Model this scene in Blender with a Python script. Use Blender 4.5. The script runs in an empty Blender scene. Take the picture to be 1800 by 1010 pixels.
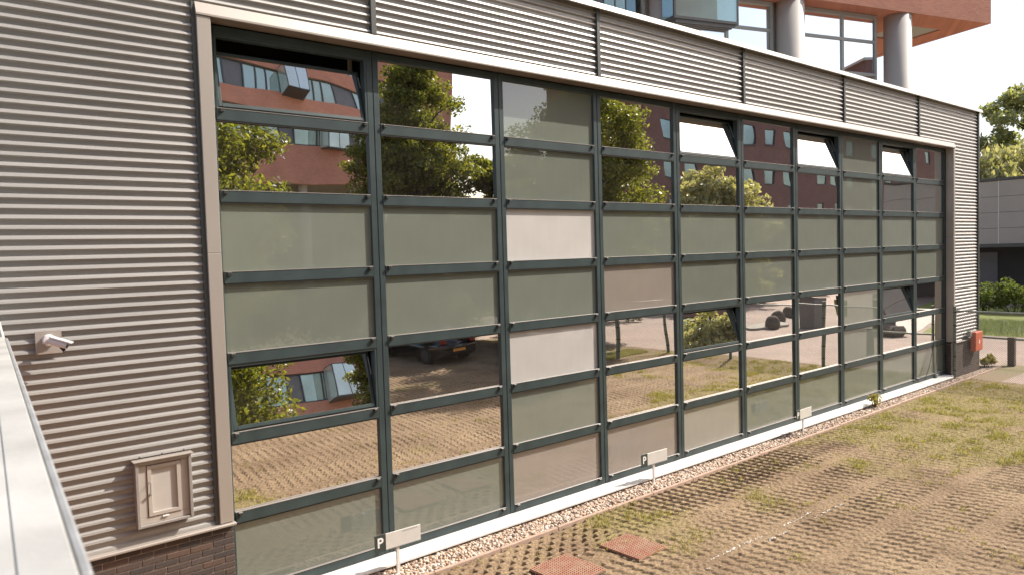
import bpy, bmesh, math, random
import numpy as np
from mathutils import Vector, Matrix
R = math.radians
random.seed(7)
scene = bpy.context.scene
col = scene.collection

# ---------------------------------------------------------------- camera
CAM = (-2.65714, -7.78798, 3.58271)
YAW, PIT, ROL = R(50.18707), R(-2.68786), R(-1.64944)
fw = Vector((math.cos(PIT)*math.cos(YAW), math.cos(PIT)*math.sin(YAW), math.sin(PIT)))
rt = Vector((math.sin(YAW), -math.cos(YAW), 0)); up = rt.cross(fw)
R2 = rt*math.cos(ROL)+up*math.sin(ROL); U2 = -rt*math.sin(ROL)+up*math.cos(ROL)
cd = bpy.data.cameras.new('camera'); cam = bpy.data.objects.new('camera', cd); col.objects.link(cam)
m = Matrix((R2, U2, -fw)).transposed().to_4x4(); m.translation = Vector(CAM); cam.matrix_world = m
cd.sensor_width = 36; cd.lens = 36*1302.4/1800; cd.clip_start = .05; cd.clip_end = 1500
cd.dof.use_dof = True; cd.dof.focus_distance = 11.5; cd.dof.aperture_fstop = 2.8
scene.camera = cam
# ---------------------------------------------------------------- sky and sun
SUN = Vector((.68, -.29, .67)).normalized()
w = bpy.data.worlds.new('World'); scene.world = w; w.use_nodes = True
nt = w.node_tree; nt.nodes.clear()
o_ = nt.nodes.new('ShaderNodeOutputWorld'); b_ = nt.nodes.new('ShaderNodeBackground'); s_ = nt.nodes.new('ShaderNodeTexSky')
s_.sky_type = 'NISHITA'; s_.sun_disc = False; s_.sun_elevation = math.asin(SUN.z)
s_.sun_rotation = math.atan2(SUN.x, SUN.y); s_.air_density = 1.0; s_.dust_density = 3.2; s_.ozone_density = .8; s_.altitude = 0
b_.inputs[1].default_value = .13
nt.links.new(s_.outputs[0], b_.inputs[0]); nt.links.new(b_.outputs[0], o_.inputs[0])
sl = bpy.data.lights.new('sun', 'SUN'); sl.energy = 4.4; sl.angle = R(.55); sl.color = (1, .93, .83)
so = bpy.data.objects.new('sun', sl); col.objects.link(so); so.rotation_euler = SUN.to_track_quat('Z', 'Y').to_euler(); so.location = (30, -20, 40)
vs = scene.view_settings; scene.display_settings.display_device = 'sRGB'
vs.view_transform = 'Standard'; vs.look = 'None'; vs.gamma = 1; vs.use_curve_mapping = False; vs.exposure = .70

# ---------------------------------------------------------------- helpers
def lin(c):
    return tuple(((x/255)/12.92 if x/255 <= .04045 else ((x/255+.055)/1.055)**2.4) for x in c)
def mat(name, base, rough=.7, metal=0, var=0, scale=6, bump=0, bscale=80, spec=.5, col2=None, coords='Object', detail=6, stretch=None):
    mt = bpy.data.materials.new(name); mt.use_nodes = True; n = mt.node_tree; p = n.nodes['Principled BSDF']
    p.inputs['Base Color'].default_value = (*base, 1); p.inputs['Roughness'].default_value = rough
    p.inputs['Metallic'].default_value = metal; p.inputs['Specular IOR Level'].default_value = spec
    tc = n.nodes.new('ShaderNodeTexCoord'); src = tc.outputs[coords]
    if stretch:
        mp = n.nodes.new('ShaderNodeMapping'); mp.inputs['Scale'].default_value = stretch; n.links.new(src, mp.inputs[0]); src = mp.outputs[0]
    if var or col2:
        nz = n.nodes.new('ShaderNodeTexNoise'); nz.inputs['Scale'].default_value = scale; nz.inputs['Detail'].default_value = detail
        n.links.new(src, nz.inputs['Vector'])
        rp = n.nodes.new('ShaderNodeValToRGB'); rp.color_ramp.elements[0].position = .3; rp.color_ramp.elements[1].position = .7
        c2 = col2 or tuple(min(1, x*(1+var)) for x in base); c1 = base if col2 else tuple(x*(1-var) for x in base)
        rp.color_ramp.elements[0].color = (*c1, 1); rp.color_ramp.elements[1].color = (*c2, 1)
        n.links.new(nz.outputs[0], rp.inputs[0]); n.links.new(rp.outputs[0], p.inputs['Base Color'])
    if bump:
        nb = n.nodes.new('ShaderNodeTexNoise'); nb.inputs['Scale'].default_value = bscale; nb.inputs['Detail'].default_value = 4
        n.links.new(src, nb.inputs['Vector'])
        bp = n.nodes.new('ShaderNodeBump'); bp.inputs['Strength'].default_value = bump; bp.inputs['Distance'].default_value = .01
        n.links.new(nb.outputs[0], bp.inputs['Height']); n.links.new(bp.outputs[0], p.inputs['Normal'])
    return mt
class MB:
    def __init__(s): s.v = []; s.f = []
    def box(s, x0, x1, y0, y1, z0, z1, c=0, M=None):
        if c:
            bm = bmesh.new(); bmesh.ops.create_cube(bm, size=1)
            for v in bm.verts: v.co = Vector(((x0+x1)/2+v.co.x*(x1-x0), (y0+y1)/2+v.co.y*(y1-y0), (z0+z1)/2+v.co.z*(z1-z0)))
            bmesh.ops.bevel(bm, geom=bm.edges[:], offset=c, segments=1, affect='EDGES')
            bm.verts.index_update(); k = len(s.v)
            s.v += [tuple(M @ v.co) if M else tuple(v.co) for v in bm.verts]; s.f += [tuple(k+v.index for v in f.verts) for f in bm.faces]; bm.free(); return s
        k = len(s.v)
        P = [(x, y, z) for z in (z0, z1) for y in (y0, y1) for x in (x0, x1)]
        if M: P = [tuple(M @ Vector(p)) for p in P]
        s.v += P
        s.f += [tuple(k+i for i in q) for q in ((0, 2, 3, 1), (4, 5, 7, 6), (0, 1, 5, 4), (2, 6, 7, 3), (0, 4, 6, 2), (1, 3, 7, 5))]
        return s
    def quad(s, a, b, c, d):
        k = len(s.v); s.v += [tuple(a), tuple(b), tuple(c), tuple(d)]; s.f.append((k, k+1, k+2, k+3)); return s
    def tube(s, pts, rad, n=8, cap=True):
        pts = [Vector(p) for p in pts]; rad = rad if isinstance(rad, (list, tuple)) else [rad]*len(pts)
        k = len(s.v); pr = None
        for i, p in enumerate(pts):
            d = (pts[min(i+1, len(pts)-1)]-pts[max(i-1, 0)]).normalized()
            a = Vector((0, 0, 1)) if abs(d.z) < .9 else Vector((1, 0, 0))
            if pr is not None: a = pr
            u = (a-d*a.dot(d)).normalized(); v = d.cross(u); pr = u
            for j in range(n):
                t = 2*math.pi*j/n; s.v.append(tuple(p+(u*math.cos(t)+v*math.sin(t))*rad[i]))
        for i in range(len(pts)-1):
            for j in range(n):
                a = k+i*n+j; b = k+i*n+(j+1) % n; s.f.append((a, b, b+n, a+n))
        if cap:
            s.f.append(tuple(k+j for j in range(n))[::-1]); s.f.append(tuple(k+(len(pts)-1)*n+j for j in range(n)))
        return s
    def lathe(s, prof, n=24, c=(0, 0, 0), M=None):
        k = len(s.v)
        for r, z in prof:
            for j in range(n):
                t = 2*math.pi*j/n; p = Vector((c[0]+r*math.cos(t), c[1]+r*math.sin(t), c[2]+z)); s.v.append(tuple(M @ p if M else p))
        for i in range(len(prof)-1):
            for j in range(n):
                a = k+i*n+j; b = k+i*n+(j+1) % n; s.f.append((a, b, b+n, a+n))
        s.f.append(tuple(k+j for j in range(n))[::-1]); s.f.append(tuple(k+(len(prof)-1)*n+j for j in range(n)))
        return s
    def mesh(s, name, smooth=False):
        me = bpy.data.meshes.new(name); me.from_pydata(s.v, [], s.f); me.validate()
        if smooth: me.shade_smooth()
        return me
    def build(s, name, m, parent=None, smooth=False, **kw): return obj(name, s.mesh(name, smooth), m, parent, **kw)
def obj(name, me, m=None, parent=None, loc=None, rot=None, **kw):
    o = bpy.data.objects.new(name, me); col.objects.link(o)
    if m and me and not me.materials: me.materials.append(m)
    if parent: o.parent = parent
    if loc: o.location = loc
    if rot: o.rotation_euler = rot
    for k, v in kw.items(): o[k] = v
    return o
def thing(name, label, cat, loc=(0, 0, 0), rz=0, group=None):
    o = bpy.data.objects.new(name, None); col.objects.link(o); o.location = loc; o.rotation_euler = (0, 0, rz); o.empty_display_size = .2
    o['label'] = label; o['category'] = cat
    if group: o['group'] = group
    return o
def tag(o, label, cat, group=None):
    o['label'] = label; o['category'] = cat
    if group: o['group'] = group
    return o
def bigmesh(name, V, F, m=None, parent=None, smooth=False, attr=None, **kw):
    """V (n,3) floats; F (k,3|4) ints"""
    me = bpy.data.meshes.new(name); V = np.asarray(V, np.float32); F = np.asarray(F, np.int32); k = F.shape[1]
    me.vertices.add(len(V)); me.vertices.foreach_set('co', V.ravel())
    me.loops.add(F.size); me.loops.foreach_set('vertex_index', F.ravel())
    me.polygons.add(len(F)); me.polygons.foreach_set('loop_start', np.arange(0, F.size, k, dtype=np.int32))
    me.update(calc_edges=True)
    if smooth: me.polygons.foreach_set('use_smooth', np.ones(len(F), bool))
    if attr is not None:
        for an, av in attr.items():
            a = me.attributes.new(an, 'FLOAT', 'POINT'); a.data.foreach_set('value', np.asarray(av, np.float32))
    me.update()
    return obj(name, me, m, parent, **kw)
rng = np.random.default_rng(11)
_T = rng.random((256, 256))
def vnoise(x, y, s=1., seed=0):
    x = np.asarray(x)*s+seed*17.3; y = np.asarray(y)*s+seed*9.7
    xi = np.floor(x).astype(int); yi = np.floor(y).astype(int); fx = x-xi; fy = y-yi
    fx = fx*fx*(3-2*fx); fy = fy*fy*(3-2*fy)
    a = _T[xi % 256, yi % 256]; b = _T[(xi+1) % 256, yi % 256]; c = _T[xi % 256, (yi+1) % 256]; d = _T[(xi+1) % 256, (yi+1) % 256]
    return (a*(1-fx)+b*fx)*(1-fy)+(c*(1-fx)+d*fx)*fy
def fbm(x, y, s=1., seed=0, o=4):
    r = 0; a = .5; t = 0
    for i in range(o): r = r+a*vnoise(x, y, s*2**i, seed+i); t += a; a *= .5
    return r/t

# ---------------------------------------------------------------- materials
M = {}
M['clad'] = mat('clad_metal', (.375, .36, .342), .42, .35, var=.09, scale=1.3, spec=.5, stretch=(.4, 1, 8))
M['trim'] = mat('trim_metal', (.43, .385, .345), .42, .3, var=.06, scale=1.5, stretch=(1, 1, .4))
M['cap'] = mat('cap_metal', (.50, .49, .46), .45, .2, var=.1, scale=3)
M['window_frame_light'] = mat('light_window_frame', (.40, .42, .42), .45, .1)
M['joint'] = mat('joint_strip', (.085, .09, .085), .5, .2)
M['teal'] = mat('teal_frame', (.043, .062, .064), .42, .0, var=.24, scale=2.6, spec=.4, bump=.05, bscale=60)
M['bead'] = mat('bead_metal', (.30, .275, .255), .4, .3)
M['black'] = mat('black_rubber', (.012, .012, .012), .6)
M['knob'] = mat('knob_plastic', (.03, .032, .032), .5)
M['sill'] = mat('sill_stone', (.70, .68, .65), .55, 0, var=.10, scale=5, bump=.08, bscale=120)
M['interior'] = mat('interior_dark', (.02, .02, .02), .9)
M['interior_wall'] = mat('interior_dim', (.05, .045, .04), .9)
M['curtain'] = mat('curtain', (.35, .28, .22), .9)
def pane_mat(name, base, refl, diff_mix, rough=0.0, warp=.0, dust=9):
    mt = bpy.data.materials.new(name); mt.use_nodes = True; n = mt.node_tree; n.nodes.clear()
    out = n.nodes.new('ShaderNodeOutputMaterial'); g = n.nodes.new('ShaderNodeBsdfGlossy'); d = n.nodes.new('ShaderNodeBsdfDiffuse'); mx = n.nodes.new('ShaderNodeMixShader')
    g.inputs['Roughness'].default_value = rough; g.inputs['Color'].default_value = (*refl, 1)
    tc = n.nodes.new('ShaderNodeTexCoord')
    nz = n.nodes.new('ShaderNodeTexNoise'); nz.inputs['Scale'].default_value = 2.2; nz.inputs['Detail'].default_value = 5; n.links.new(tc.outputs['Object'], nz.inputs[0])
    rp = n.nodes.new('ShaderNodeValToRGB'); rp.color_ramp.elements[0].position = .3; rp.color_ramp.elements[1].position = .75
    rp.color_ramp.elements[0].color = (*[x*.94 for x in base], 1); rp.color_ramp.elements[1].color = (*[x*1.06 for x in base], 1)
    n.links.new(nz.outputs[0], rp.inputs[0])
    mp = n.nodes.new('ShaderNodeMapping'); mp.inputs['Scale'].default_value = (14, 1, .8); n.links.new(tc.outputs['Object'], mp.inputs[0])
    n2 = n.nodes.new('ShaderNodeTexNoise'); n2.inputs['Scale'].default_value = 1.6; n2.inputs['Detail'].default_value = 6; n.links.new(mp.outputs[0], n2.inputs[0])
    m2 = n.nodes.new('ShaderNodeMapRange'); m2.inputs[1].default_value = .35; m2.inputs[2].default_value = .75; m2.inputs[3].default_value = .99; m2.inputs[4].default_value = 1.012; n.links.new(n2.outputs[0], m2.inputs[0])
    oi = n.nodes.new('ShaderNodeObjectInfo'); m3 = n.nodes.new('ShaderNodeMapRange'); m3.inputs[3].default_value = .93; m3.inputs[4].default_value = 1.07; n.links.new(oi.outputs['Random'], m3.inputs[0])
    mu = n.nodes.new('ShaderNodeMath'); mu.operation = 'MULTIPLY'; n.links.new(m2.outputs[0], mu.inputs[0]); n.links.new(m3.outputs[0], mu.inputs[1])
    xm = n.nodes.new('ShaderNodeMix'); xm.data_type = 'RGBA'; xm.blend_type = 'MULTIPLY'; xm.inputs[0].default_value = 1; n.links.new(rp.outputs[0], xm.inputs[6]); n.links.new(mu.outputs[0], xm.inputs[7]); n.links.new(xm.outputs[2], d.inputs[0])
    if diff_mix is None:   # fresnel driven: painted panel behind clear glass
        fr = n.nodes.new('ShaderNodeFresnel'); fr.inputs[0].default_value = 2.15; n.links.new(fr.outputs[0], mx.inputs[0])
        n.links.new(d.outputs[0], mx.inputs[1]); n.links.new(g.outputs[0], mx.inputs[2])
    else:
        # dust: thin specks of dirt on the glass scatter a little light
        nd = n.nodes.new('ShaderNodeTexNoise'); nd.inputs['Scale'].default_value = dust; nd.inputs['Detail'].default_value = 8; n.links.new(tc.outputs['Object'], nd.inputs[0])
        mr = n.nodes.new('ShaderNodeMapRange'); mr.inputs[1].default_value = .4; mr.inputs[2].default_value = .75; mr.inputs[3].default_value = diff_mix*.6; mr.inputs[4].default_value = diff_mix*1.6
        n.links.new(nd.outputs[0], mr.inputs[0]); n.links.new(mr.outputs[0], mx.inputs[0]); n.links.new(g.outputs[0], mx.inputs[1]); n.links.new(d.outputs[0], mx.inputs[2])
    if warp:
        nb = n.nodes.new('ShaderNodeTexNoise'); nb.inputs['Scale'].default_value = 1.3; nb.inputs['Detail'].default_value = 0; n.links.new(tc.outputs['Object'], nb.inputs[0])
        bp = n.nodes.new('ShaderNodeBump'); bp.inputs['Strength'].default_value = 1; bp.inputs['Distance'].default_value = warp; n.links.new(nb.outputs[0], bp.inputs['Height']); n.links.new(bp.outputs[0], g.inputs['Normal'])
    n.links.new(mx.outputs[0], out.inputs[0]); return mt
M['mirror'] = pane_mat('mirror_glass', (.25, .22, .19), (.93, .91, .88), .04, warp=.0034)
M['green'] = pane_mat('greengrey_panel', (.205, .224, .188), (.9, .9, .9), None, warp=.001)
M['pink'] = pane_mat('taupe_panel', (.325, .285, .25), (.9, .9, .9), None, warp=.001)
M['grey'] = pane_mat('grey_panel', (.35, .335, .29), (.9, .9, .9), None, warp=.001)
M['light'] = pane_mat('light_panel', (.61, .59, .56), (.9, .9, .9), None, warp=.001)
M['farglass'] = pane_mat('far_window_glass', (.46, .55, .48), (.62, .72, .62), .55, warp=.001, dust=.3)
M['flatglass'] = pane_mat('flat_window_glass', (.16, .20, .21), (.40, .48, .48), .5, warp=.001, dust=.3)
M['brightglass'] = pane_mat('reflecting_window_glass', (.3, .3, .3), (.93, .94, .95), .05)
def brick_mat(name, c1, c2, mortar, scale_w=.22, scale_h=.0625, bump=.5):
    mt = bpy.data.materials.new(name); mt.use_nodes = True; n = mt.node_tree; p = n.nodes['Principled BSDF']; p.inputs['Roughness'].default_value = .85
    tc = n.nodes.new('ShaderNodeTexCoord'); sp = n.nodes.new('ShaderNodeSeparateXYZ'); cb = n.nodes.new('ShaderNodeCombineXYZ'); ad = n.nodes.new('ShaderNodeMath')
    n.links.new(tc.outputs['Object'], sp.inputs[0]); n.links.new(sp.outputs[0], ad.inputs[0]); n.links.new(sp.outputs[1], ad.inputs[1]); n.links.new(ad.outputs[0], cb.inputs[0]); n.links.new(sp.outputs[2], cb.inputs[1])
    bt = n.nodes.new('ShaderNodeTexBrick'); bt.inputs['Scale'].default_value = 1; bt.inputs['Brick Width'].default_value = scale_w; bt.inputs['Row Height'].default_value = scale_h
    bt.inputs['Mortar Size'].default_value = .008; bt.inputs['Color1'].default_value = (*c1, 1); bt.inputs['Color2'].default_value = (*c2, 1); bt.inputs['Mortar'].default_value = (*mortar, 1)
    nz = n.nodes.new('ShaderNodeTexNoise'); nz.inputs['Scale'].default_value = .9; nz.inputs['Detail'].default_value = 7; n.links.new(tc.outputs['Object'], nz.inputs[0])
    mr = n.nodes.new('ShaderNodeMapRange'); mr.inputs[3].default_value = .78; mr.inputs[4].default_value = 1.22; n.links.new(nz.outputs[0], mr.inputs[0])
    mx = n.nodes.new('ShaderNodeMix'); mx.data_type = 'RGBA'; mx.blend_type = 'MULTIPLY'; mx.inputs[0].default_value = 1
    n.links.new(cb.outputs[0], bt.inputs['Vector']); n.links.new(bt.outputs[0], mx.inputs[6]); n.links.new(mr.outputs[0], mx.inputs[7]); n.links.new(mx.outputs[2], p.inputs['Base Color'])
    b = n.nodes.new('ShaderNodeBump'); b.inputs['Strength'].default_value = bump; b.inputs['Distance'].default_value = .01; b.invert = True
    n.links.new(bt.outputs['Fac'], b.inputs['Height']); n.links.new(b.outputs[0], p.inputs['Normal'])
    return mt
M['brick_orange'] = brick_mat('orange_brick', (.56, .22, .14), (.46, .17, .11), (.44, .27, .20))
M['brick_tower'] = brick_mat('lightened_tower_brick', (.68, .27, .18), (.58, .22, .145), (.52, .32, .24))  # orange brick lightened to stand in for light the mirrored face lacks
M['brick_dark'] = brick_mat('dark_red_brick', (.235, .115, .095), (.185, .09, .075), (.2, .13, .11))
def island_mat(name, cols, rough=.8, bump=.3, bscale=200):
    mt = bpy.data.materials.new(name); mt.use_nodes = True; n = mt.node_tree; p = n.nodes['Principled BSDF']; p.inputs['Roughness'].default_value = rough
    g = n.nodes.new('ShaderNodeNewGeometry'); rp = n.nodes.new('ShaderNodeValToRGB'); rp.color_ramp.interpolation = 'LINEAR'
    while len(rp.color_ramp.elements) < len(cols): rp.color_ramp.elements.new(.5)
    for i, c in enumerate(cols): rp.color_ramp.elements[i].position = i/(len(cols)-1); rp.color_ramp.elements[i].color = (*c, 1)
    n.links.new(g.outputs['Random Per Island'], rp.inputs[0])
    tc = n.nodes.new('ShaderNodeTexCoord'); nz = n.nodes.new('ShaderNodeTexNoise'); nz.inputs['Scale'].default_value = bscale; n.links.new(tc.outputs['Object'], nz.inputs[0])
    mr = n.nodes.new('ShaderNodeMapRange'); mr.inputs[3].default_value = .8; mr.inputs[4].default_value = 1.2; n.links.new(nz.outputs[0], mr.inputs[0])
    mx = n.nodes.new('ShaderNodeMix'); mx.data_type = 'RGBA'; mx.blend_type = 'MULTIPLY'; mx.inputs[0].default_value = 1
    n.links.new(rp.outputs[0], mx.inputs[6]); n.links.new(mr.outputs[0], mx.inputs[7]); n.links.new(mx.outputs[2], p.inputs['Base Color'])
    if bump:
        b = n.nodes.new('ShaderNodeBump'); b.inputs['Strength'].default_value = bump; b.inputs['Distance'].default_value = .004; n.links.new(nz.outputs[0], b.inputs['Height']); n.links.new(b.outputs[0], p.inputs['Normal'])
    return mt
M['gravel'] = island_mat('gravel_stones', [(.58, .47, .36), (.46, .29, .18), (.64, .55, .46), (.36, .22, .14), (.70, .63, .56), (.52, .39, .29), (.30, .24, .20)], bscale=90)
M['mortar'] = mat('mortar', (.36, .30, .25), .95, var=.12, scale=20, bump=.3)
def obj_random_brick():
    mt = bpy.data.materials.new('brown_brick'); mt.use_nodes = True; n = mt.node_tree; p = n.nodes['Principled BSDF']; p.inputs['Roughness'].default_value = .8
    oi = n.nodes.new('ShaderNodeObjectInfo'); g = n.nodes.new('ShaderNodeNewGeometry'); ad = n.nodes.new('ShaderNodeMath'); fr = n.nodes.new('ShaderNodeMath'); fr.operation = 'FRACT'
    n.links.new(oi.outputs['Random'], ad.inputs[0]); n.links.new(g.outputs['Random Per Island'], ad.inputs[1]); n.links.new(ad.outputs[0], fr.inputs[0])
    rp = n.nodes.new('ShaderNodeValToRGB'); cs = [(.075, .058, .05), (.10, .072, .06), (.06, .052, .05), (.125, .08, .06), (.085, .07, .065)]
    while len(rp.color_ramp.elements) < len(cs): rp.color_ramp.elements.new(.5)
    for i, c in enumerate(cs): rp.color_ramp.elements[i].position = i/(len(cs)-1); rp.color_ramp.elements[i].color = (*c, 1)
    tc = n.nodes.new('ShaderNodeTexCoord'); nz = n.nodes.new('ShaderNodeTexNoise'); nz.inputs['Scale'].default_value = 60; nz.inputs['Detail'].default_value = 6; n.links.new(tc.outputs['Object'], nz.inputs[0])
    mr = n.nodes.new('ShaderNodeMapRange'); mr.inputs[3].default_value = .6; mr.inputs[4].default_value = 1.4; n.links.new(nz.outputs[0], mr.inputs[0])
    mx = n.nodes.new('ShaderNodeMix'); mx.data_type = 'RGBA'; mx.blend_type = 'MULTIPLY'; mx.inputs[0].default_value = 1
    n.links.new(fr.outputs[0], rp.inputs[0]); n.links.new(rp.outputs[0], mx.inputs[6]); n.links.new(mr.outputs[0], mx.inputs[7]); n.links.new(mx.outputs[2], p.inputs['Base Color'])
    b = n.nodes.new('ShaderNodeBump'); b.inputs['Strength'].default_value = .4; b.inputs['Distance'].default_value = .004; n.links.new(nz.outputs[0], b.inputs['Height']); n.links.new(b.outputs[0], p.inputs['Normal'])
    return mt
M['brick_brown'] = obj_random_brick()
def leaf_mat(name, cols, trans=.52, rough=.45):
    mt = bpy.data.materials.new(name); mt.use_nodes = True; n = mt.node_tree; n.nodes.clear(); out = n.nodes.new('ShaderNodeOutputMaterial')
    p = n.nodes.new('ShaderNodeBsdfPrincipled'); p.inputs['Roughness'].default_value = rough; t = n.nodes.new('ShaderNodeBsdfTranslucent'); mx = n.nodes.new('ShaderNodeMixShader'); mx.inputs[0].default_value = trans
    g = n.nodes.new('ShaderNodeNewGeometry'); rp = n.nodes.new('ShaderNodeValToRGB')
    while len(rp.color_ramp.elements) < len(cols): rp.color_ramp.elements.new(.5)
    for i, c in enumerate(cols): rp.color_ramp.elements[i].position = i/(len(cols)-1); rp.color_ramp.elements[i].color = (*c, 1)
    n.links.new(g.outputs['Random Per Island'], rp.inputs[0]); n.links.new(rp.outputs[0], p.inputs['Base Color'])
    sc = n.nodes.new('ShaderNodeMix'); sc.data_type = 'RGBA'; sc.blend_type = 'MULTIPLY'; sc.inputs[0].default_value = 1; sc.inputs[7].default_value = (1.5, 1.5, .7, 1)
    n.links.new(rp.outputs[0], sc.inputs[6]); n.links.new(sc.outputs[2], t.inputs[0])
    n.links.new(p.outputs[0], mx.inputs[1]); n.links.new(t.outputs[0], mx.inputs[2]); n.links.new(mx.outputs[0], out.inputs[0]); return mt
M['leaf'] = leaf_mat('tree_leaves', [(.13, .15, .03), (.20, .21, .04), (.07, .09, .022), (.30, .28, .07)])
M['leaf_willow'] = leaf_mat('willow_leaves', [(.40, .38, .22), (.50, .47, .30), (.28, .29, .15), (.45, .40, .24)], .4)
M['leaf_far'] = leaf_mat('far_leaves', [(.26, .28, .14), (.36, .37, .20), (.20, .22, .11)], .4)
M['leaf_bush'] = leaf_mat('bush_leaves', [(.09, .13, .035), (.16, .20, .06), (.05, .08, .02), (.22, .22, .08)], .4)
M['leaf_autumn'] = leaf_mat('shrub_leaves', [(.35, .27, .10), (.22, .24, .07), (.42, .30, .14)], .35)
M['grass'] = leaf_mat('grass_blades', [(.34, .31, .07), (.24, .24, .05), (.46, .38, .17), (.42, .40, .08), (.20, .21, .05), (.40, .31, .14)], .3, .6)
M['bark'] = mat('bark', (.07, .055, .04), .9, var=.3, scale=12, bump=.6, bscale=25)
M['white_paint'] = mat('white_paint', (.75, .73, .70), .5, var=.04, scale=20)
M['chalk'] = mat('worn_chalk', (.60, .56, .51), .9, var=.25, scale=14)
M['sign_green'] = mat('sign_dark_green', (.045, .06, .055), .5)
M['sign_white'] = mat('sign_white_board', (.66, .64, .60), .45, var=.05, scale=8)
M['grey_print'] = mat('grey_print', (.42, .41, .39), .6)
M['plastic_white'] = mat('white_plastic', (.72, .68, .66), .35, var=.03, scale=10)
M['lens'] = mat('lens_glass', (.01, .01, .012), .1)
M['box_metal'] = mat('cabinet_metal', (.47, .425, .38), .5, .1, var=.05, scale=6)
M['panel_light'] = mat('panel_light_metal', (.50, .47, .43), .5, .05, var=.04, scale=6)
M['red'] = mat('orange_red_metal', (.58, .13, .055), .5, var=.12, scale=14)
M['galv'] = mat('galvanised_steel', (.32, .33, .31), .5, .4, var=.2, scale=15)
M['post_green'] = mat('fence_post_coating', (.20, .23, .19), .55, .1, var=.2, scale=10)
M['wire'] = mat('fence_wire', (.30, .30, .27), .5, .2)
M['wood'] = mat('weathered_wood', (.11, .075, .055), .85, var=.3, scale=9, bump=.4, stretch=(6, 6, 1))
M['concrete'] = mat('concrete', (.34, .31, .27), .85, var=.15, scale=5, bump=.2, bscale=60)
M['conc_dark'] = mat('weathered_concrete', (.13, .11, .09), .85, var=.25, scale=8, bump=.4, bscale=40)
M['kerb'] = mat('kerb_concrete', (.42, .30, .23), .9, var=.14, scale=7, bump=.3, bscale=70)
M['column'] = mat('column_render', (.50, .46, .42), .7, var=.06, scale=1.2, bump=.1, bscale=40)
M['band_frame'] = mat('dark_grey_frame', (.07, .075, .08), .5)
M['band_panel'] = mat('grey_panel_metal', (.16, .16, .17), .5, var=.08, scale=2)
M['gal_light'] = mat('garage_cladding', (.40, .385, .35), .6, .05, var=.06, scale=.8)
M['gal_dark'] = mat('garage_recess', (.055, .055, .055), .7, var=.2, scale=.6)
M['grate'] = mat('orange_grate', (.40, .17, .11), .85, var=.2, scale=7, col2=(.46, .30, .21), bump=.3, bscale=60)
M['white_roof'] = mat('coping_sheet', (.42, .415, .395), .6, 0, var=.16, scale=2.6, bump=.15, bscale=30)
M['coping_edge'] = mat('coping_edge_metal', (.28, .29, .30), .55, .1, var=.15, scale=6)
M['car'] = mat('black_car_paint', (.012, .013, .016), .12, .0, spec=.9)
M['car_glass'] = mat('car_glass', (.015, .02, .022), .05, spec=1)
M['tyre'] = mat('tyre_rubber', (.02, .02, .02), .85)
M['rim'] = mat('rim_metal', (.05, .05, .05), .5, .3)
M['plate'] = mat('orange_plate', (.80, .34, .04), .5)
M['tail'] = mat('tail_lamp', (.25, .02, .02), .2)
M['letter'] = mat('white_letter', (.85, .85, .83), .5)

# ================================================================= GROUND
def sheet(name, pts, z, m, **kw):
    mb = MB(); k = len(pts); mb.v = [(x, y, z) for x, y in pts]; mb.f = [tuple(range(k))]
    return mb.build(name, m, kind='structure', **kw)
M['earth'] = mat('dry_earth', (.25, .18, .12), .95, col2=(.22, .20, .09), scale=.6, bump=.3)
sheet('ground', [(-500, -500), (500, -500), (500, 500), (-500, 500)], -.30, M['earth'])
def road_mat():
    mt = bpy.data.materials.new('brick_road'); mt.use_nodes = True; n = mt.node_tree; p = n.nodes['Principled BSDF']; p.inputs['Roughness'].default_value = .85
    tc = n.nodes.new('ShaderNodeTexCoord'); mp = n.nodes.new('ShaderNodeMapping'); mp.inputs['Rotation'].default_value = (0, 0, R(45)); n.links.new(tc.outputs['Object'], mp.inputs[0])
    bt = n.nodes.new('ShaderNodeTexBrick'); bt.inputs['Scale'].default_value = 1; bt.inputs['Brick Width'].default_value = .21; bt.inputs['Row Height'].default_value = .105; bt.inputs['Mortar Size'].default_value = .006
    bt.inputs['Color1'].default_value = (.40, .30, .245, 1); bt.inputs['Color2'].default_value = (.33, .245, .20, 1); bt.inputs['Mortar'].default_value = (.20, .15, .12, 1); n.links.new(mp.outputs[0], bt.inputs['Vector'])
    nz = n.nodes.new('ShaderNodeTexNoise'); nz.inputs['Scale'].default_value = .35; nz.inputs['Detail'].default_value = 8; n.links.new(tc.outputs['Object'], nz.inputs[0])
    mr = n.nodes.new('ShaderNodeMapRange'); mr.inputs[1].default_value = .3; mr.inputs[2].default_value = .7; mr.inputs[3].default_value = .82; mr.inputs[4].default_value = 1.15; n.links.new(nz.outputs[0], mr.inputs[0])
    mx = n.nodes.new('ShaderNodeMix'); mx.data_type = 'RGBA'; mx.blend_type = 'MULTIPLY'; mx.inputs[0].default_value = 1
    n.links.new(bt.outputs[0], mx.inputs[6]); n.links.new(mr.outputs[0], mx.inputs[7]); n.links.new(mx.outputs[2], p.inputs['Base Color'])
    b = n.nodes.new('ShaderNodeBump'); b.invert = True; b.inputs['Strength'].default_value = .4; b.inputs['Distance'].default_value = .006; n.links.new(bt.outputs['Fac'], b.inputs['Height']); n.links.new(b.outputs[0], p.inputs['Normal']); return mt
M['road'] = road_mat()
sheet('road', [(17.4, -9.75), (19.25, -9.55), (19.25, -1.0), (22.0, -.9), (22.0, 40), (90, 40), (90, -27), (16.2, -27), (16.2, -16)], -.15, M['road'])
M['pad'] = mat('pale_slabs', (.62, .57, .50), .85, var=.08, scale=2)
sheet('pavement', [(28.6, -4.6), (39, -7.0), (39, -9.3), (30, -7.6)], -.146, M['pad'])

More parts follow.
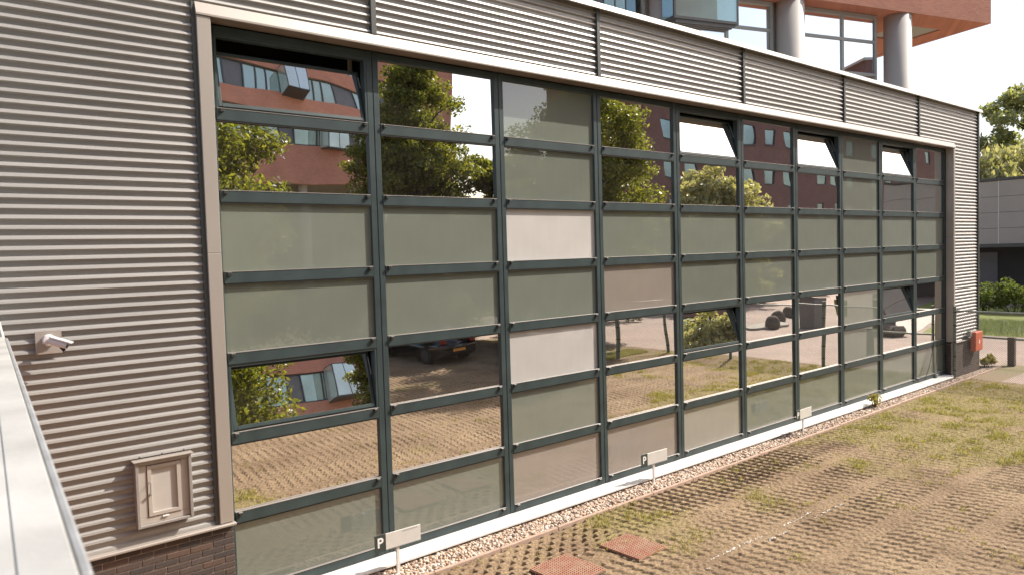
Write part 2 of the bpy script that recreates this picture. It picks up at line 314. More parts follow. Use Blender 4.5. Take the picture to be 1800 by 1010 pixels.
sheet('pavement_edge', [(19.2, -.30), (22.6, -.30), (22.6, -1.15), (19.2, -1.15)], -.143, M['earth'])
def kerb_y(x): return -.63+(.18/17.25)*(np.asarray(x)-1.9)
def smooth(a, b, x): t = np.clip((x-a)/(b-a), 0, 1); return t*t*(3-2*t)
def lot_height(x, y):
    """grass grid pavers half buried under sand: zigzag ridges across the lot, open pockets by the kerb"""
    base = -.135+(fbm(x, y, .8, 1)-.5)*.035
    d = -(y-kerb_y(x))                        # distance out from the kerb
    # rows of pavers separated by compacted strips
    q = (-y-.80) % .93
    row = smooth(.02, .06, q)*(1-smooth(.72, .76, q))
    near = 1-smooth(.72, .80, d)
    row = np.maximum(row, near)
    v = y/.14; tri = np.abs((v % 1)-.5)*2; cusp = (v % 1)**1.6
    xx = x+.052*cusp+.10*fbm(x, y, .7, 9, 2)+.014*vnoise(x, y, 14, 61)+.12*(y)
    sp = .165
    ph = (xx/sp) % 1                           # sawtooth: steep side towards -x
    saw = np.where(ph < .10, ph/.10, (1-(ph-.10)/.90)**1.25)
    wear = smooth(.36, .60, fbm(x, y, .9, 4))
    green = smooth(.42, .62, fbm(x, y, .55, 21)*.72+.038*np.clip(x-4.6, 0, 8)*(1-smooth(3.2, 5.0, -y))-.03*smooth(3.0, 5, -y)+.05*vnoise(x, y, 2.6, 90)+.20*smooth(15.5, 17.5, x)*smooth(3.0, 5.0, -y))
    amp = (.0195+.004*wear)*(.6+.7*vnoise(x, y, 2.3, 77))*row*(1-.35*green)
    amp = np.where(near > .5, .030+.008*vnoise(x, y, 1.7, 70), amp)*(1-.4*green*near)
    h = saw*amp-amp*.5
    # open pockets, staggered, for x < 4.6 beside the kerb
    pz = near*(1-smooth(4.3, 4.7, x))
    jj = np.floor((-y-.60)/.115); fy = ((-y-.60)/.115) % 1
    fx = ((x+.55*jj*.205+.02*np.sin(jj*5))/.205) % 1
    pocket = smooth(.30, .36, fx)*(1-smooth(.72, .86, fx))*smooth(.18, .3, fy)*(1-smooth(.72, .9, fy))
    hp = .012*tri-.055*pocket*(.55+.6*vnoise(x, y, 2.1, 30))
    h = h*(1-pz)+hp*pz
    # strip texture with little nibs
    nib = (np.sin(x*60)*np.sin(y*55+2*np.sin(x*4)))*.007*(1-row)*smooth(.4, .6, fbm(x, y, 2.0, 8))
    fine = (fbm(x, y, 22, 3, 3)-.5)*.022
    sheetz = base+h+nib+fine*(1+.4*green)
    # foot of the two orange grates sits clear
    return sheetz, green, row
def axis(segs):
    a = [np.arange(s, e, st) for s, e, st in segs]; return np.concatenate(a+[np.array([segs[-1][1]])])
gx = axis([(-2.3, 1.2, .05), (1.2, 9.5, .0125), (9.5, 14, .02), (14, 19.3, .035)])
gy = -axis([(.40, 4.9, .0135), (4.9, 9.9, .03), (9.9, 18.0, .12)])
X, Y = np.meshgrid(gx, gy, indexing='ij')
Z, GR, ROW = lot_height(X, Y)
inner = smooth(-.04, .0, (Y-kerb_y(X)))       # drop below the gravel on the kerb side
Z = Z-inner*.05
nx, ny = X.shape
idx = np.arange(nx*ny).reshape(nx, ny)
F = np.stack([idx[:-1, :-1], idx[:-1, 1:], idx[1:, 1:], idx[1:, :-1]], -1).reshape(-1, 4)
def soil_mat():
    mt = bpy.data.materials.new('sandy_grid_pavers'); mt.use_nodes = True; n = mt.node_tree; p = n.nodes['Principled BSDF']; p.inputs['Roughness'].default_value = .95; p.inputs['Specular IOR Level'].default_value = .2
    tc = n.nodes.new('ShaderNodeTexCoord')
    def nz(s, d, a, b, c0, c1):
        t = n.nodes.new('ShaderNodeTexNoise'); t.inputs['Scale'].default_value = s; t.inputs['Detail'].default_value = d; n.links.new(tc.outputs['Object'], t.inputs[0])
        r = n.nodes.new('ShaderNodeValToRGB'); r.color_ramp.elements[0].position = a; r.color_ramp.elements[1].position = b; r.color_ramp.elements[0].color = (*c0, 1); r.color_ramp.elements[1].color = (*c1, 1); n.links.new(t.outputs[0], r.inputs[0]); return r
    big = nz(.9, 8, .3, .7, (.215, .147, .092), (.33, .24, .152))
    gr = nz(7, 10, .3, .7, (.20, .165, .068), (.31, .25, .115))
    at = n.nodes.new('ShaderNodeAttribute'); at.attribute_name = 'green'
    mx = n.nodes.new('ShaderNodeMix'); mx.data_type = 'RGBA'; n.links.new(at.outputs['Fac'], mx.inputs[0]); n.links.new(big.outputs[0], mx.inputs[6]); n.links.new(gr.outputs[0], mx.inputs[7])
    fine = nz(38, 12, .3, .72, (.48, .47, .46), (1.32, 1.32, 1.30))
    m2 = n.nodes.new('ShaderNodeMix'); m2.data_type = 'RGBA'; m2.blend_type = 'MULTIPLY'; m2.inputs[0].default_value = 1; n.links.new(mx.outputs[2], m2.inputs[6]); n.links.new(fine.outputs[0], m2.inputs[7]); n.links.new(m2.outputs[2], p.inputs['Base Color'])
    b = n.nodes.new('ShaderNodeBump'); b.inputs['Strength'].default_value = .5; b.inputs['Distance'].default_value = .006
    t = n.nodes.new('ShaderNodeTexNoise'); t.inputs['Scale'].default_value = 120; n.links.new(tc.outputs['Object'], t.inputs[0]); n.links.new(t.outputs[0], b.inputs['Height']); n.links.new(b.outputs[0], p.inputs['Normal']); return mt
M['soil'] = soil_mat()
bigmesh('parking_ground', np.stack([X, Y, Z], -1).reshape(-1, 3), F, M['soil'], attr={'green': (GR*.8).ravel()}, kind='structure')
sheet('gravel_bed', [(-3, .0), (22.0, .0), (22.0, kerb_y(22.0)+.01), (-3, kerb_y(-3)+.01)], -.150, M['conc_dark'])
# kerb strip, laid in lengths of one metre
kerb = obj('kerb', None, kind='structure')
x = -2.0; i = 0
while x < 21.6:
    L = .995; y0, y1 = float(kerb_y(x)), float(kerb_y(x+1)); a = math.atan2(y1-y0, 1)
    mb = MB(); mb.box(0, L, -.025, .025, -.09, 0, .006)
    mb.build('kerb_stone', M['kerb'], kerb, loc=(x, y0, -.098+.004*math.sin(i*2.3)), rot=(R(random.uniform(-1.5, 1.5)), 0, a)); x += 1; i += 1
mb = MB(); mb.box(0, 2.2, -.025, .025, -.09, 0, .006); mb.build('kerb_stone', M['kerb'], kerb, loc=(21.62, float(kerb_y(21.6)), -.10), rot=(0, 0, R(86)))
# gravel
ico = bmesh.new(); bmesh.ops.create_icosphere(ico, subdivisions=1, radius=1); iv = np.array([v.co[:] for v in ico.verts]); jf = np.array([[v.index for v in f.verts] for f in ico.faces]); ico.free()
def stones(name, xs, ys, zs, size, m, **kw):
    n = len(xs); s = size*(.6+.8*rng.random((n, 1, 1)))
    ax = np.stack([.8+.5*rng.random(n), .7+.4*rng.random(n), .5+.35*rng.random(n)], -1)[:, None, :]
    V = iv[None]*(1+.25*(rng.random((n, len(iv), 1))-.5))*ax*s
    a = rng.random(n)*6.28; b = rng.random(n)*1.2-.6; ca, sa, cb, sb = np.cos(a), np.sin(a), np.cos(b), np.sin(b)
    x1 = V[..., 0]*cb[:, None]+V[..., 2]*sb[:, None]; z1 = -V[..., 0]*sb[:, None]+V[..., 2]*cb[:, None]
    x2 = x1*ca[:, None]-V[..., 1]*sa[:, None]; y2 = x1*sa[:, None]+V[..., 1]*ca[:, None]
    P = np.stack([x2+xs[:, None], y2+ys[:, None], z1+zs[:, None]], -1).reshape(-1, 3)
    Fq = (jf[None]+np.arange(n)[:, None, None]*len(iv)).reshape(-1, 3)
    return bigmesh(name, P, Fq, m, **kw)
n1 = 14000
gxs = np.where(rng.random(n1) < .52, rng.random(n1)*9+.8, 9.5+rng.random(n1)*12.3); 
tt = rng.random(n1); ky = kerb_y(gxs)+.03
gys = ky+tt*(-.17-ky); gys = np.where(gxs > 19.0, np.minimum(gys, -.22), gys)
stones('gravel', gxs, gys, -.132+.032*rng.random(n1), .0225, M['gravel'], kind='stuff')
n2 = 500
xs = 2+rng.random(n2)*12; ys = -.9-rng.random(n2)**1.3*5; zz, _, _ = lot_height(xs, ys)
stones('loose_pebbles', xs, ys, zz+.003, .009, M['gravel'], kind='stuff')
# worn white line
def flecks(name, n, f, m):
    V = []; Fc = []
    for i in range(n):
        x, y, l, wd, a = f(i); ca, sa = math.cos(a), math.sin(a); k = len(V)
        seg = 4
        for s in range(seg+1):
            for sd in (-1, 1):
                px = x+(s/seg-.5)*l; py = y+sd*wd*(.5+.3*random.random())+.012*math.sin(s*2.1+i)
                h, _, _ = lot_height(np.array([px]), np.array([py])); V.append((px, py, float(h[0])+.006))
        for s in range(seg): Fc.append((k+2*s, k+2*s+2, k+2*s+3, k+2*s+1))
    return bigmesh(name, V, Fc, m, kind='stuff')
def wl(i):
    r = i % 2; x = 4.3+(i//2)*.115+random.uniform(-.02, .02)+.12*r
    if vnoise(np.array([x*1.0]), np.array([r*3.]), 1.7, 3)[0] < .42: return x, -2.6-.13*r, .012, .005, 0
    return x, -2.60-.13*r+random.uniform(-.008, .008)-.004*(x-4.3), random.uniform(.05, .10), random.uniform(.007, .016), 0
flecks('worn_white_line', 58, wl, M['chalk'])

# grass tufts and weeds: many thin blades
def blades(name, xs, ys, hgt, m, spread=.35, zf=None, **kw):
    n = len(xs); zz = zf if zf is not None else lot_height(xs, ys)[0]
    h = hgt*(.5+rng.random(n)); a = rng.random(n)*6.283; l = spread*rng.random(n)*h*1.6; wd = .0025+.0035*rng.random(n)
    dx, dy = np.cos(a), np.sin(a); px, py = -dy*wd, dx*wd
    b0 = np.stack([xs-px, ys-py, zz-.004], -1); b1 = np.stack([xs+px, ys+py, zz-.004], -1)
    m0 = np.stack([xs+dx*l*.4-px*.8, ys+dy*l*.4-py*.8, zz+h*.6], -1); m1 = np.stack([xs+dx*l*.4+px*.8, ys+dy*l*.4+py*.8, zz+h*.6], -1)
    t = np.stack([xs+dx*l, ys+dy*l, zz+h], -1); t2 = t+np.stack([px, py, 0*px], -1)*.3
    V = np.stack([b0, b1, m1, m0, t2, t], 1).reshape(-1, 3); o = np.arange(n)[:, None]*6
    Fq = np.concatenate([o+np.array([[0, 1, 2, 3]]), o+np.array([[3, 2, 4, 5]])]); return bigmesh(name, V, Fq, m, **kw)
N = 420000
xs = 1.0+rng.random(N)*18; ys = -.62-rng.random(N)*8.9
_, g, _ = lot_height(xs, ys)
clump = smooth(.50, .66, fbm(xs, ys, 3.3, 40))
weed = smooth(.66, .72, fbm(xs, ys, 2.3, 55))*smooth(.55, .6, vnoise(xs, ys, 9, 57))
prob = .55*g*(.15+clump)*(.4+1.2*vnoise(xs, ys, 7, 71))+.38*weed
k = rng.random(N) < prob
blades('grass', xs[k], ys[k], (.022+.030*clump[k]), M['grass'], .9, kind='stuff')
# grass verge outside the fence and under the hedge
N = 60000
xs = 15+rng.random(N)*3.6; ys = -9.9-rng.random(N)*1.2; kk = (xs-15)*.1-9.95 > ys
blades('verge_grass', xs[kk], ys[kk], .05, M['grass'], .8, zf=np.full(kk.sum(), -.15), kind='stuff')

# ================================================================= HALL
hall = thing('hall_building', 'low hall with corrugated beige metal cladding and a long glazed grid front', 'building', (0, 0, 0))
X0, XE = -.115, 18.93
PITCH = (XE-X0)/10
seams = [X0+PITCH*k for k in range(11)]
ztop = [5.984]+[5.149-.84*k for k in range(6)]+[.109]     # top edge of each rail, first is the head
RH = .125
# cladding: trapezoidal ribs
def cladding(x0, x1, z0, z1):
    p = .09; D = .032; prof = []
    z = math.floor(z0/p)*p
    while z < z1+p:
        # from bottom: recess flat, underside slope out, front flat, upper slope back
        prof += [(z, 0), (z+.020, 0), (z+.036, D), (z+.056, D-.006), (z+.076, .0)]
        z += p
    prof = [(zz, d) for zz, d in prof if z0-1e-6 <= zz <= z1+1e-6]
    prof = [(z0, prof[0][1])]+prof+[(z1, prof[-1][1])]
    mb = MB()
    nseg = max(1, int((x1-x0)/1.9))
    for i, (zz, d) in enumerate(prof):
        mb.v += [(x0, -.134-d, zz), (x1, -.134-d, zz)]
    for i in range(len(prof)-1): mb.f.append((2*i, 2*i+1, 2*i+3, 2*i+2))
    # ends
    return mb
def add_clad(x0, x1, z0, z1): return cladding(x0, x1, z0, z1).build('cladding_panel', M['clad'], hall)
JX = [1.73, 5.48, 9.26, 13.03, 16.85]
PT = 6.13
add_clad(-4.6, -.29, .925, 7.14)
add_clad(-.29, 1.695, PT, 7.14)
for a, b in zip(JX[:-1], JX[1:]): add_clad(a+.035, b-.035, PT, 7.14)
add_clad(JX[-1]+.035, 20.80, PT, 7.14)
add_clad(19.07, 20.80, .84, PT-.001)
for x in JX:
    MB().box(x-.035, x+.035, -.185, -.125, PT+.002, 7.13, .004).build('joint_strip', M['joint'], hall)
MB().box(20.795, 20.87, -.19, 8, -.12, 7.14, .004).build('corner_strip', M['joint'], hall)
MB().box(-.292, -.252, -.178, -.125, .93, PT-.005).build('joint_strip', M['joint'], hall)
# screws on the upper cladding
mb = MB()
for x in (3.6, 7.4, 11.2, 14.9):
    z = 6.148+.054
    while z < 7.1:
        mb.lathe([(.007, 0), (.007, .006), (.003, .009)], 6, M=Matrix.Translation((x, -.170, z)) @ Matrix.Rotation(R(90), 4, 'X')); z += .18
for x in (.9,):
    z = 6.2
mb.build('cladding_screws', M['knob'], hall, kind='stuff')
# parapet cap
xx = -4.6
while xx < 20.9:
    x1 = min(xx+3.0, 20.93); mb = MB(); pr_ = [(-.262, 7.095), (-.240, 7.178), (.25, 7.178), (.25, 7.142), (-.20, 7.142), (-.225, 7.095)]
    for q_ in (xx+.001, x1-.001):
        for y, z in pr_: mb.v.append((q_, y, z))
    mb.f = [(i, (i+1) % 6, 6+(i+1) % 6, 6+i) for i in range(6)]+[(0, 1, 2, 3, 4, 5), (11, 10, 9, 8, 7, 6)]
    mb.build('parapet_cap', M['cap'], hall); xx = x1
# shell: parapet back, roof, back walls
MB().box(-4.6, 20.79, -.125, -.02, 6.02, 7.14).build('parapet_wall', M['joint'], hall)
MB().box(-4.6, 20.79, .36, 28, 6.55, 6.75).build('roof', M['concrete'], hall)
mb = MB(); mb.box(-4.6, 20.79, -.02, .36, 6.02, 6.74); mb.build('head_beam', M['interior'], hall)
MB().box(-4.6, -.13, -.125, .25, -.3, 6.02).build('wall', M['interior'], hall)
MB().box(19.0, 20.79, -.125, .25, -.3, 6.02).build('wall', M['interior'], hall)
MB().box(20.6, 20.79, .25, 28, -.3, 6.55).build('wall', M['gal_light'], hall)
MB().box(-4.6, 20.6, 2.4, 2.5, -.3, 6.55).build('interior_wall', M['interior_wall'], hall)
MB().box(-4.6, 20.6, .1, 2.4, -.4, -.02).build('interior_floor', M['interior'], hall)
# portal surround
PY = -.20
for x0, x1, nm in ((-.252, -.117, 'portal_jamb'), (18.965, 19.068, 'portal_jamb')):
    zb = .93 if x0 < 0 else .86
    zs = [zb, 3.66, 5.998]
    for a, b in zip(zs[:-1], zs[1:]): MB().box(x0, x1, PY, -.003, a+.0015, b-.0015, .004).build(nm, M['trim'], hall)
xs_ = [-.258, 3.0, 6.25, 9.5, 12.75, 16.0, 19.073]
for a, b in zip(xs_[:-1], xs_[1:]): 
    mb = MB(); pr_ = [(PY-.012, 6.0), (PY-.012, 6.018), (PY+.022, 6.128), (-.003, 6.128), (-.003, 6.0)]
    for x in (a+.001, b-.001):
        for y, z in pr_: mb.v.append((x, y, z))
    mb.f = [(i, (i+1) % 5, 5+(i+1) % 5, 5+i) for i in range(5)]+[(0, 1, 2, 3, 4), (9, 8, 7, 6, 5)]
    mb.build('portal_header', M['trim'], hall)
M['soffit_shade'] = mat('shaded_soffit_brown', (.15, .115, .085), .6, var=.2, scale=4)  # shade under the trim header is painted in as dark brown
MB().box(X0-.0, XE+.03, PY-.011, -.004, 5.994, 5.9985).build('portal_soffit', M['soffit_shade'], hall)
# mullions: twin frames with a dark seam
for i, x in enumerate(seams):
    if i == 0: parts = [(x, x+.078)]
    elif i == 10: parts = [(x-.078, x+.02)]
    else: parts = [(x-.08, x-.0035), (x+.0035, x+.08)]
    for a, b in parts:
        MB().box(a, b, 0, .09, .002, 5.99, .005).build('mullion', M['teal'], hall)
    if len(parts) == 2: MB().box(x-.0035, x+.0035, .012, .08, .002, 5.98).build('mullion_seam', M['black'], hall)
W0 = PITCH-.16
tr_me = MB().box(-W0/2+.001, W0/2-.001, -.006, .085, -RH, -.006, .006).mesh('transom'); tr_me.materials.append(M['teal'])
br_me = MB().box(-W0/2+.003, W0/2-.003, -.009, .03, -.006, .0015, .001).mesh('glazing_bead'); br_me.materials.append(M['bead'])
lip_me = MB().box(-W0/2+.003, W0/2-.003, -.001, .03, -RH-.012, -RH, .001).mesh('gasket'); lip_me.materials.append(M['black'])
kb = MB(); kb.box(-.022, .022, -.034, -.007, -.045, -.012, .006); knob_me = kb.mesh('stop_knob'); knob_me.materials.append(M['knob'])
kt = MB(); kt.box(-.020, .020, -.036, -.007, -.0115, -.007, .001); knobcap_me = kt.mesh('knob_cap'); knobcap_me.materials.append(M['bead'])
hd_me = MB().box(-W0/2+.001, W0/2-.001, 0, .09, -.085, 0, .005).mesh('head_rail'); hd_me.materials.append(M['teal'])
bt_me = MB().box(-W0/2+.001, W0/2-.001, -.004, .09, -.108, -.006, .006).mesh('bottom_rail'); bt_me.materials.append(M['teal'])
GRID = ["OMGMOMOGOM", "MMGMMMMGMM", "GGLGGGGGGG", "GGGPGGGGGG", "OMLMOMMGOM", "MMGMMMMGMM", "GGPPSGGGGG"]
KM = {'M': 'mirror', 'G': 'green', 'L': 'light', 'P': 'pink', 'S': 'grey', 'O': 'mirror'}
pane_cache = {}
def pane_mesh(kind, w, h):
    key = (kind, round(w, 4), round(h, 4))
    if key not in pane_cache:
        me = MB().box(-w/2, w/2, 0, .02, 0, h).mesh('glass_pane'); me.materials.append(M[KM[kind]]); pane_cache[key] = me
    return pane_cache[key]
PLAB = {'G': 'matt grey-green infill panel', 'L': 'pale grey infill panel', 'P': 'taupe grey infill panel', 'S': 'warm grey infill panel', 'M': 'mirrored clear pane'}
for c in range(10):
    xc = (seams[c]+seams[c+1])/2
    obj('head_rail', hd_me, None, hall, (xc, 0, 5.984))
    for r in range(7):
        zt_ = ztop[r]-(.085 if r == 0 else RH); zb_ = ztop[r+1]
        if r < 6:
            t = obj('transom', tr_me, None, hall, (xc, 0, zb_))
            obj('glazing_bead', br_me, None, t); obj('gasket', lip_me, None, t)
        else:
            t = obj('bottom_rail', bt_me, None, hall, (xc, 0, zb_)); obj('glazing_bead', br_me, None, t)
        for sx in (-1, 1):
            if r == 4 and c in (0,) and sx: pass
            k_ = obj('stop_knob', knob_me, None, t, (sx*(W0/2-.05), 0, 0)); obj('knob_cap', knobcap_me, None, t, (sx*(W0/2-.05), 0, 0))
        kd = GRID[r][c]
        if kd != 'O':
            o = obj('glass_pane', pane_mesh(kd, W0+.01, zt_-zb_+.01), None, hall, (xc, .035, zb_-.005)); o['label'] = PLAB[kd]
            o.rotation_euler = (R(random.uniform(-.2, .2)) if kd == 'M' else 0, 0, R(random.uniform(-.1, .1)) if kd == 'M' else 0)
        else:
            H = zt_-zb_
            fr = MB(); wv = W0
            for a in ((-wv/2+.001, -wv/2+.028, .002, .10, 0, H), (wv/2-.028, wv/2-.001, .002, .10, 0, H)): fr.box(*a, .003)
            fr.box(-wv/2+.028, wv/2-.028, .002, .10, H-.028, H-.001, .003); fr.box(-wv/2+.028, wv/2-.028, .03, .10, .0, .018, .003)
            fr.build('vent_frame', M['teal'], hall, loc=(xc, 0, zb_))
            tilt = 12.0 if r == 0 else 12.2; 
            sw = wv-.07; sh = H-(.15 if (r, c) == (0, 0) else .045)
            sf = MB()
            sf.box(-sw/2, -sw/2+.035, 0, .045, 0, sh, .003); sf.box(sw/2-.035, sw/2, 0, .045, 0, sh, .003)
            sf.box(-sw/2+.035, sw/2-.035, 0, .045, 0, .04, .003); sf.box(-sw/2+.035, sw/2-.035, 0, .045, sh-.035, sh, .003)
            s = sf.build('vent_sash', M['teal'], hall, loc=(xc, .012, zb_+.020), rot=(R(-tilt), 0, 0)); s['label'] = 'opening light tilted inwards at the top'
            obj('glass_pane', pane_mesh('M', sw-.06, sh-.065), None, s, (0, .010, .035))
            # stay arms on both sides
            for sx in (-1, 1):
                MB().tube([(sx*(wv/2-.04), .08, H*.55), (sx*(wv/2-.045), .012+math.sin(R(tilt))*sh*.9, sh*.9)], .006, 6).build('stay_arm', M['galv'], s and hall, loc=(xc, 0, zb_))
# warm roller blind edges glimpsed in the first top vent
MB().box(seams[1]-.14, seams[1]-.10, .30, .34, 5.2, 6.0).build('curtain', M['curtain'], hall)
# window sill in lengths
sx_ = [-.115, 1.79, 3.69, 5.59, 7.0, 9.4, 11.3, 13.2, 15.1, 18.955]
for a, b in zip(sx_[:-1], sx_[1:]):
    mb = MB(); k = 0
    pr_ = [(.03, -.001), (-.225, -.040), (-.235, -.046), (-.235, -.068), (-.215, -.070), (.03, -.03)]
    for x in (a+.0015, b-.0015):
        for y, z in pr_: mb.v.append((x, y, z))
    n_ = len(pr_); mb.f = [(i, (i+1) % n_, n_+(i+1) % n_, n_+i) for i in range(n_)]+[tuple(range(n_))[::-1], tuple(range(n_, 2*n_))]
    mb.build('sill', M['sill'], hall)
MB().box(-.115, 18.95, -.20, .02, -.3, -.072).build('sill_base', M['conc_dark'], hall)
# small bracket at the foot of the last window
MB().box(18.18, 18.30, -.06, -.005, 0.0, .09, .004).build('sensor_box', M['galv'], hall)
MB().tube([(17.5, -.03, .02), (17.75, -.05, .35), (18.0, -.03, .75), (18.15, -.02, .95)], .006, 6).build('cable', M['knob'], hall)
# brick plinths
def brick_row_objs(x0, x1, ztop_, rows, yf, face='y'):
    wall = MB().box(x0+.003, x1-.006, yf+.008, -.13, ztop_-rows*.0625-.2, ztop_-.002).build('plinth_wall', M['mortar'], hall)
    me = MB().box(0, .209, 0, .06, 0, .0515, .003).mesh('brick'); me.materials.append(M['brick_brown'])
    mh = MB().box(0, .099, 0, .06, 0, .0515, .003).mesh('brick'); mh.materials.append(M['brick_brown'])
    for j in range(rows):
        z = ztop_-.0625*(j+1); x = x1-(.0 if j % 2 else .0)
        first = True
        while x > x0+.05:
            L = .099 if (first and j % 2) else .209; first = False
            if x-L < x0-.12: break
            o = obj('brick', mh if L < .15 else me, None, wall, (x-L, yf+random.uniform(-.0015, .0015), z+.005)); x -= L+.0105
brick_row_objs(-1.75, -.117, .895, 15, -.185)
MB().box(-4.6, -1.76, -.18, -.13, -.3, .895).build('plinth_wall', M['mortar'], hall)
MB().box(-4.6, -.10, -.235, -.12, .897, .925, .006).build('plinth_capping', M['trim'], hall)
mb = MB()
for j in range(16):
    z = .83-.0625*(j+1); x = 18.967+(.05 if j % 2 else 0)
    x = 18.967; L0 = .099 if j % 2 else .209
    while x < 20.78:
        L = min(L0, 20.79-x); L0 = .209; mb.box(x, x+L, -.188, -.13, z+.005, z+.0565); x += L+.0105
    y = -.128
    while y < -.01: mb.box(18.955, 18.965, y, min(y+.09, -.004), z+.005, z+.0565); y += .1
mb.build('brick_courses', M['brick_brown'], hall, kind='stuff')
MB().box(18.966, 20.79, -.180, -.127, -.3, .83).build('plinth_wall', M['mortar'], hall)
MB().box(19.07, 20.80, -.225, -.12, .832, .852, .004).build('plinth_capping', M['trim'], hall)

# ----------------------------------------------------------------- items on the wall
cm = thing('security_camera', 'white bullet surveillance camera on a square plate on the corrugated wall', 'camera', (-1.64, -.172, 2.92))
MB().box(-.10, .10, -.012, -.002, -.105, .10, .002).build('mounting_plate', M['trim'], cm)
mb = MB(); mb.lathe([(.052, 0), (.052, .018), (.042, .028), (.016, .032)], 24, M=Matrix.Translation((.0, -.012, .015)) @ Matrix.Rotation(R(90), 4, 'X')); mb.build('base', M['plastic_white'], cm)
for dx, dz in ((-.034, .034), (.034, .034), (-.034, -.034), (.034, -.034)):
    mb = MB(); mb.lathe([(.006, 0), (.006, .004)], 8, M=Matrix.Translation((dx, -.033, .015+dz)) @ Matrix.Rotation(R(90), 4, 'X')); mb.build('screw', M['galv'], cm)
mb = MB(); mb.tube([(0, -.04, .015), (0, -.065, .012), (.02, -.09, .01)], [.018, .016, .018], 12); mb.build('arm', M['plastic_white'], cm)
bd = Vector((.80, -.42, -.34)).normalized(); s0 = Vector((.0, -.082, .018))
mb = MB(); mb.tube([s0-bd*.01, s0, s0+bd*.11, s0+bd*.145], [.020, .034, .034, .032], 16); body = mb.build('body', M['plastic_white'], cm)
Mx = Matrix.Translation(s0+bd*.07) @ bd.to_track_quat('X', 'Z').to_matrix().to_4x4()
MB().box(-.075, .105, -.036, .036, .026, .040, .004, M=Mx).build('sun_hood', M['plastic_white'], cm)
mb = MB(); mb.tube([s0+bd*.146, s0+bd*.150], [.028, .027], 16); mb.build('lens', M['lens'], cm)
mb = MB(); mb.tube([s0+bd*.09-Vector((0, 0, .03)), s0+bd*.12-Vector((0, 0, .055))], [.014, .014], 10); mb.build('ir_lamp', M['lens'], cm)

cb = thing('wall_cabinet', 'small beige metal meter cabinet with a door set into the corrugated wall', 'cabinet', (-.765, -.165, 1.41))
mb = MB(); mb.box(-.252, -.225, -.075, .02, -.325, .31, .003); mb.box(.225, .252, -.075, .02, -.325, .31, .003); mb.box(-.225, .225, -.075, .02, .285, .31, .003); mb.box(-.225, .225, -.07, .02, -.325, -.30, .003)
mb.build('frame', M['clad'], cb)
mb = MB(); mb.box(-.27, .27, -.095, .02, .3105, .322, .002); mb.build('rain_strip', M['trim'], cb)
mb = MB(); mb.box(-.224, .224, -.045, .01, -.299, -.236, .003); mb.box(-.224, .224, -.045, .01, .262, .284, .003); mb.box(-.224, -.150, -.045, .01, -.2355, .2615, .003); mb.box(.158, .224, -.045, .01, -.2355, .2615, .003); mb.build('surround', M['box_metal'], cb)
mb = MB(); mb.box(-.146, -.110, -.054, -.01, -.231, .257, .002); mb.box(.118, .154, -.054, -.01, -.231, .257, .002); mb.box(-.11, .118, -.054, -.01, .222, .257, .002); mb.box(-.11, .118, -.054, -.01, -.231, -.196, .002); dr = mb.build('door', M['box_metal'], cb)
MB().box(-.109, .117, -.030, -.020, -.195, .221).build('door_panel', M['panel_light'], dr)
mb = MB(); mb.tube([(-.128, -.054, .10), (-.128, -.087, .10), (-.128, -.087, .01), (-.128, -.058, -.01)], .0045, 8); mb.lathe([(.010, 0), (.010, .02)], 10, M=Matrix.Translation((-.128, -.054, -.02)) @ Matrix.Rotation(R(90), 4, 'X')); mb.build('handle', M['galv'], dr)
MB().box(-.03, .03, -.058, -.044, -.262, -.246, .004).build('latch', M['plastic_white'], cb)
for x in (-.2, 0, .2):
    mb = MB(); mb.lathe([(.007, 0), (.007, .006)], 8, M=Matrix.Translation((x, -.022, .345)) @ Matrix.Rotation(R(90), 4, 'X')); mb.build('screw', M['knob'], cb)

hb = thing('fire_box', 'orange-red fire box with white flame mark on the far brick plinth', 'fire box', (20.3, -.19, .78))
MB().box(-.27, .27, -.175, -.05, -.265, .26, .008).build('case', M['red'], hb)
MB().box(-.255, .255, -.182, -.1765, -.245, .24, .003).build('door', M['red'], hb)
MB().box(-.42, .05, -.10, -.004, .14, .30, .006).build('bracket', M['galv'], hb)
fl = [(0, -.075), (.035, -.05), (.045, -.01), (.025, .03), (.01, .075), (-.015, .04), (-.04, .0), (-.035, -.05)]
mb = MB(); mb.v = [(x, -.1855, z) for x, z in fl]+[(x, -.183, z) for x, z in fl]; k = len(fl); mb.f = [tuple(range(k))]+[(i, (i+1) % k, k+(i+1) % k, k+i) for i in range(k)]
mb.build('flame_mark', M['letter'], hb)

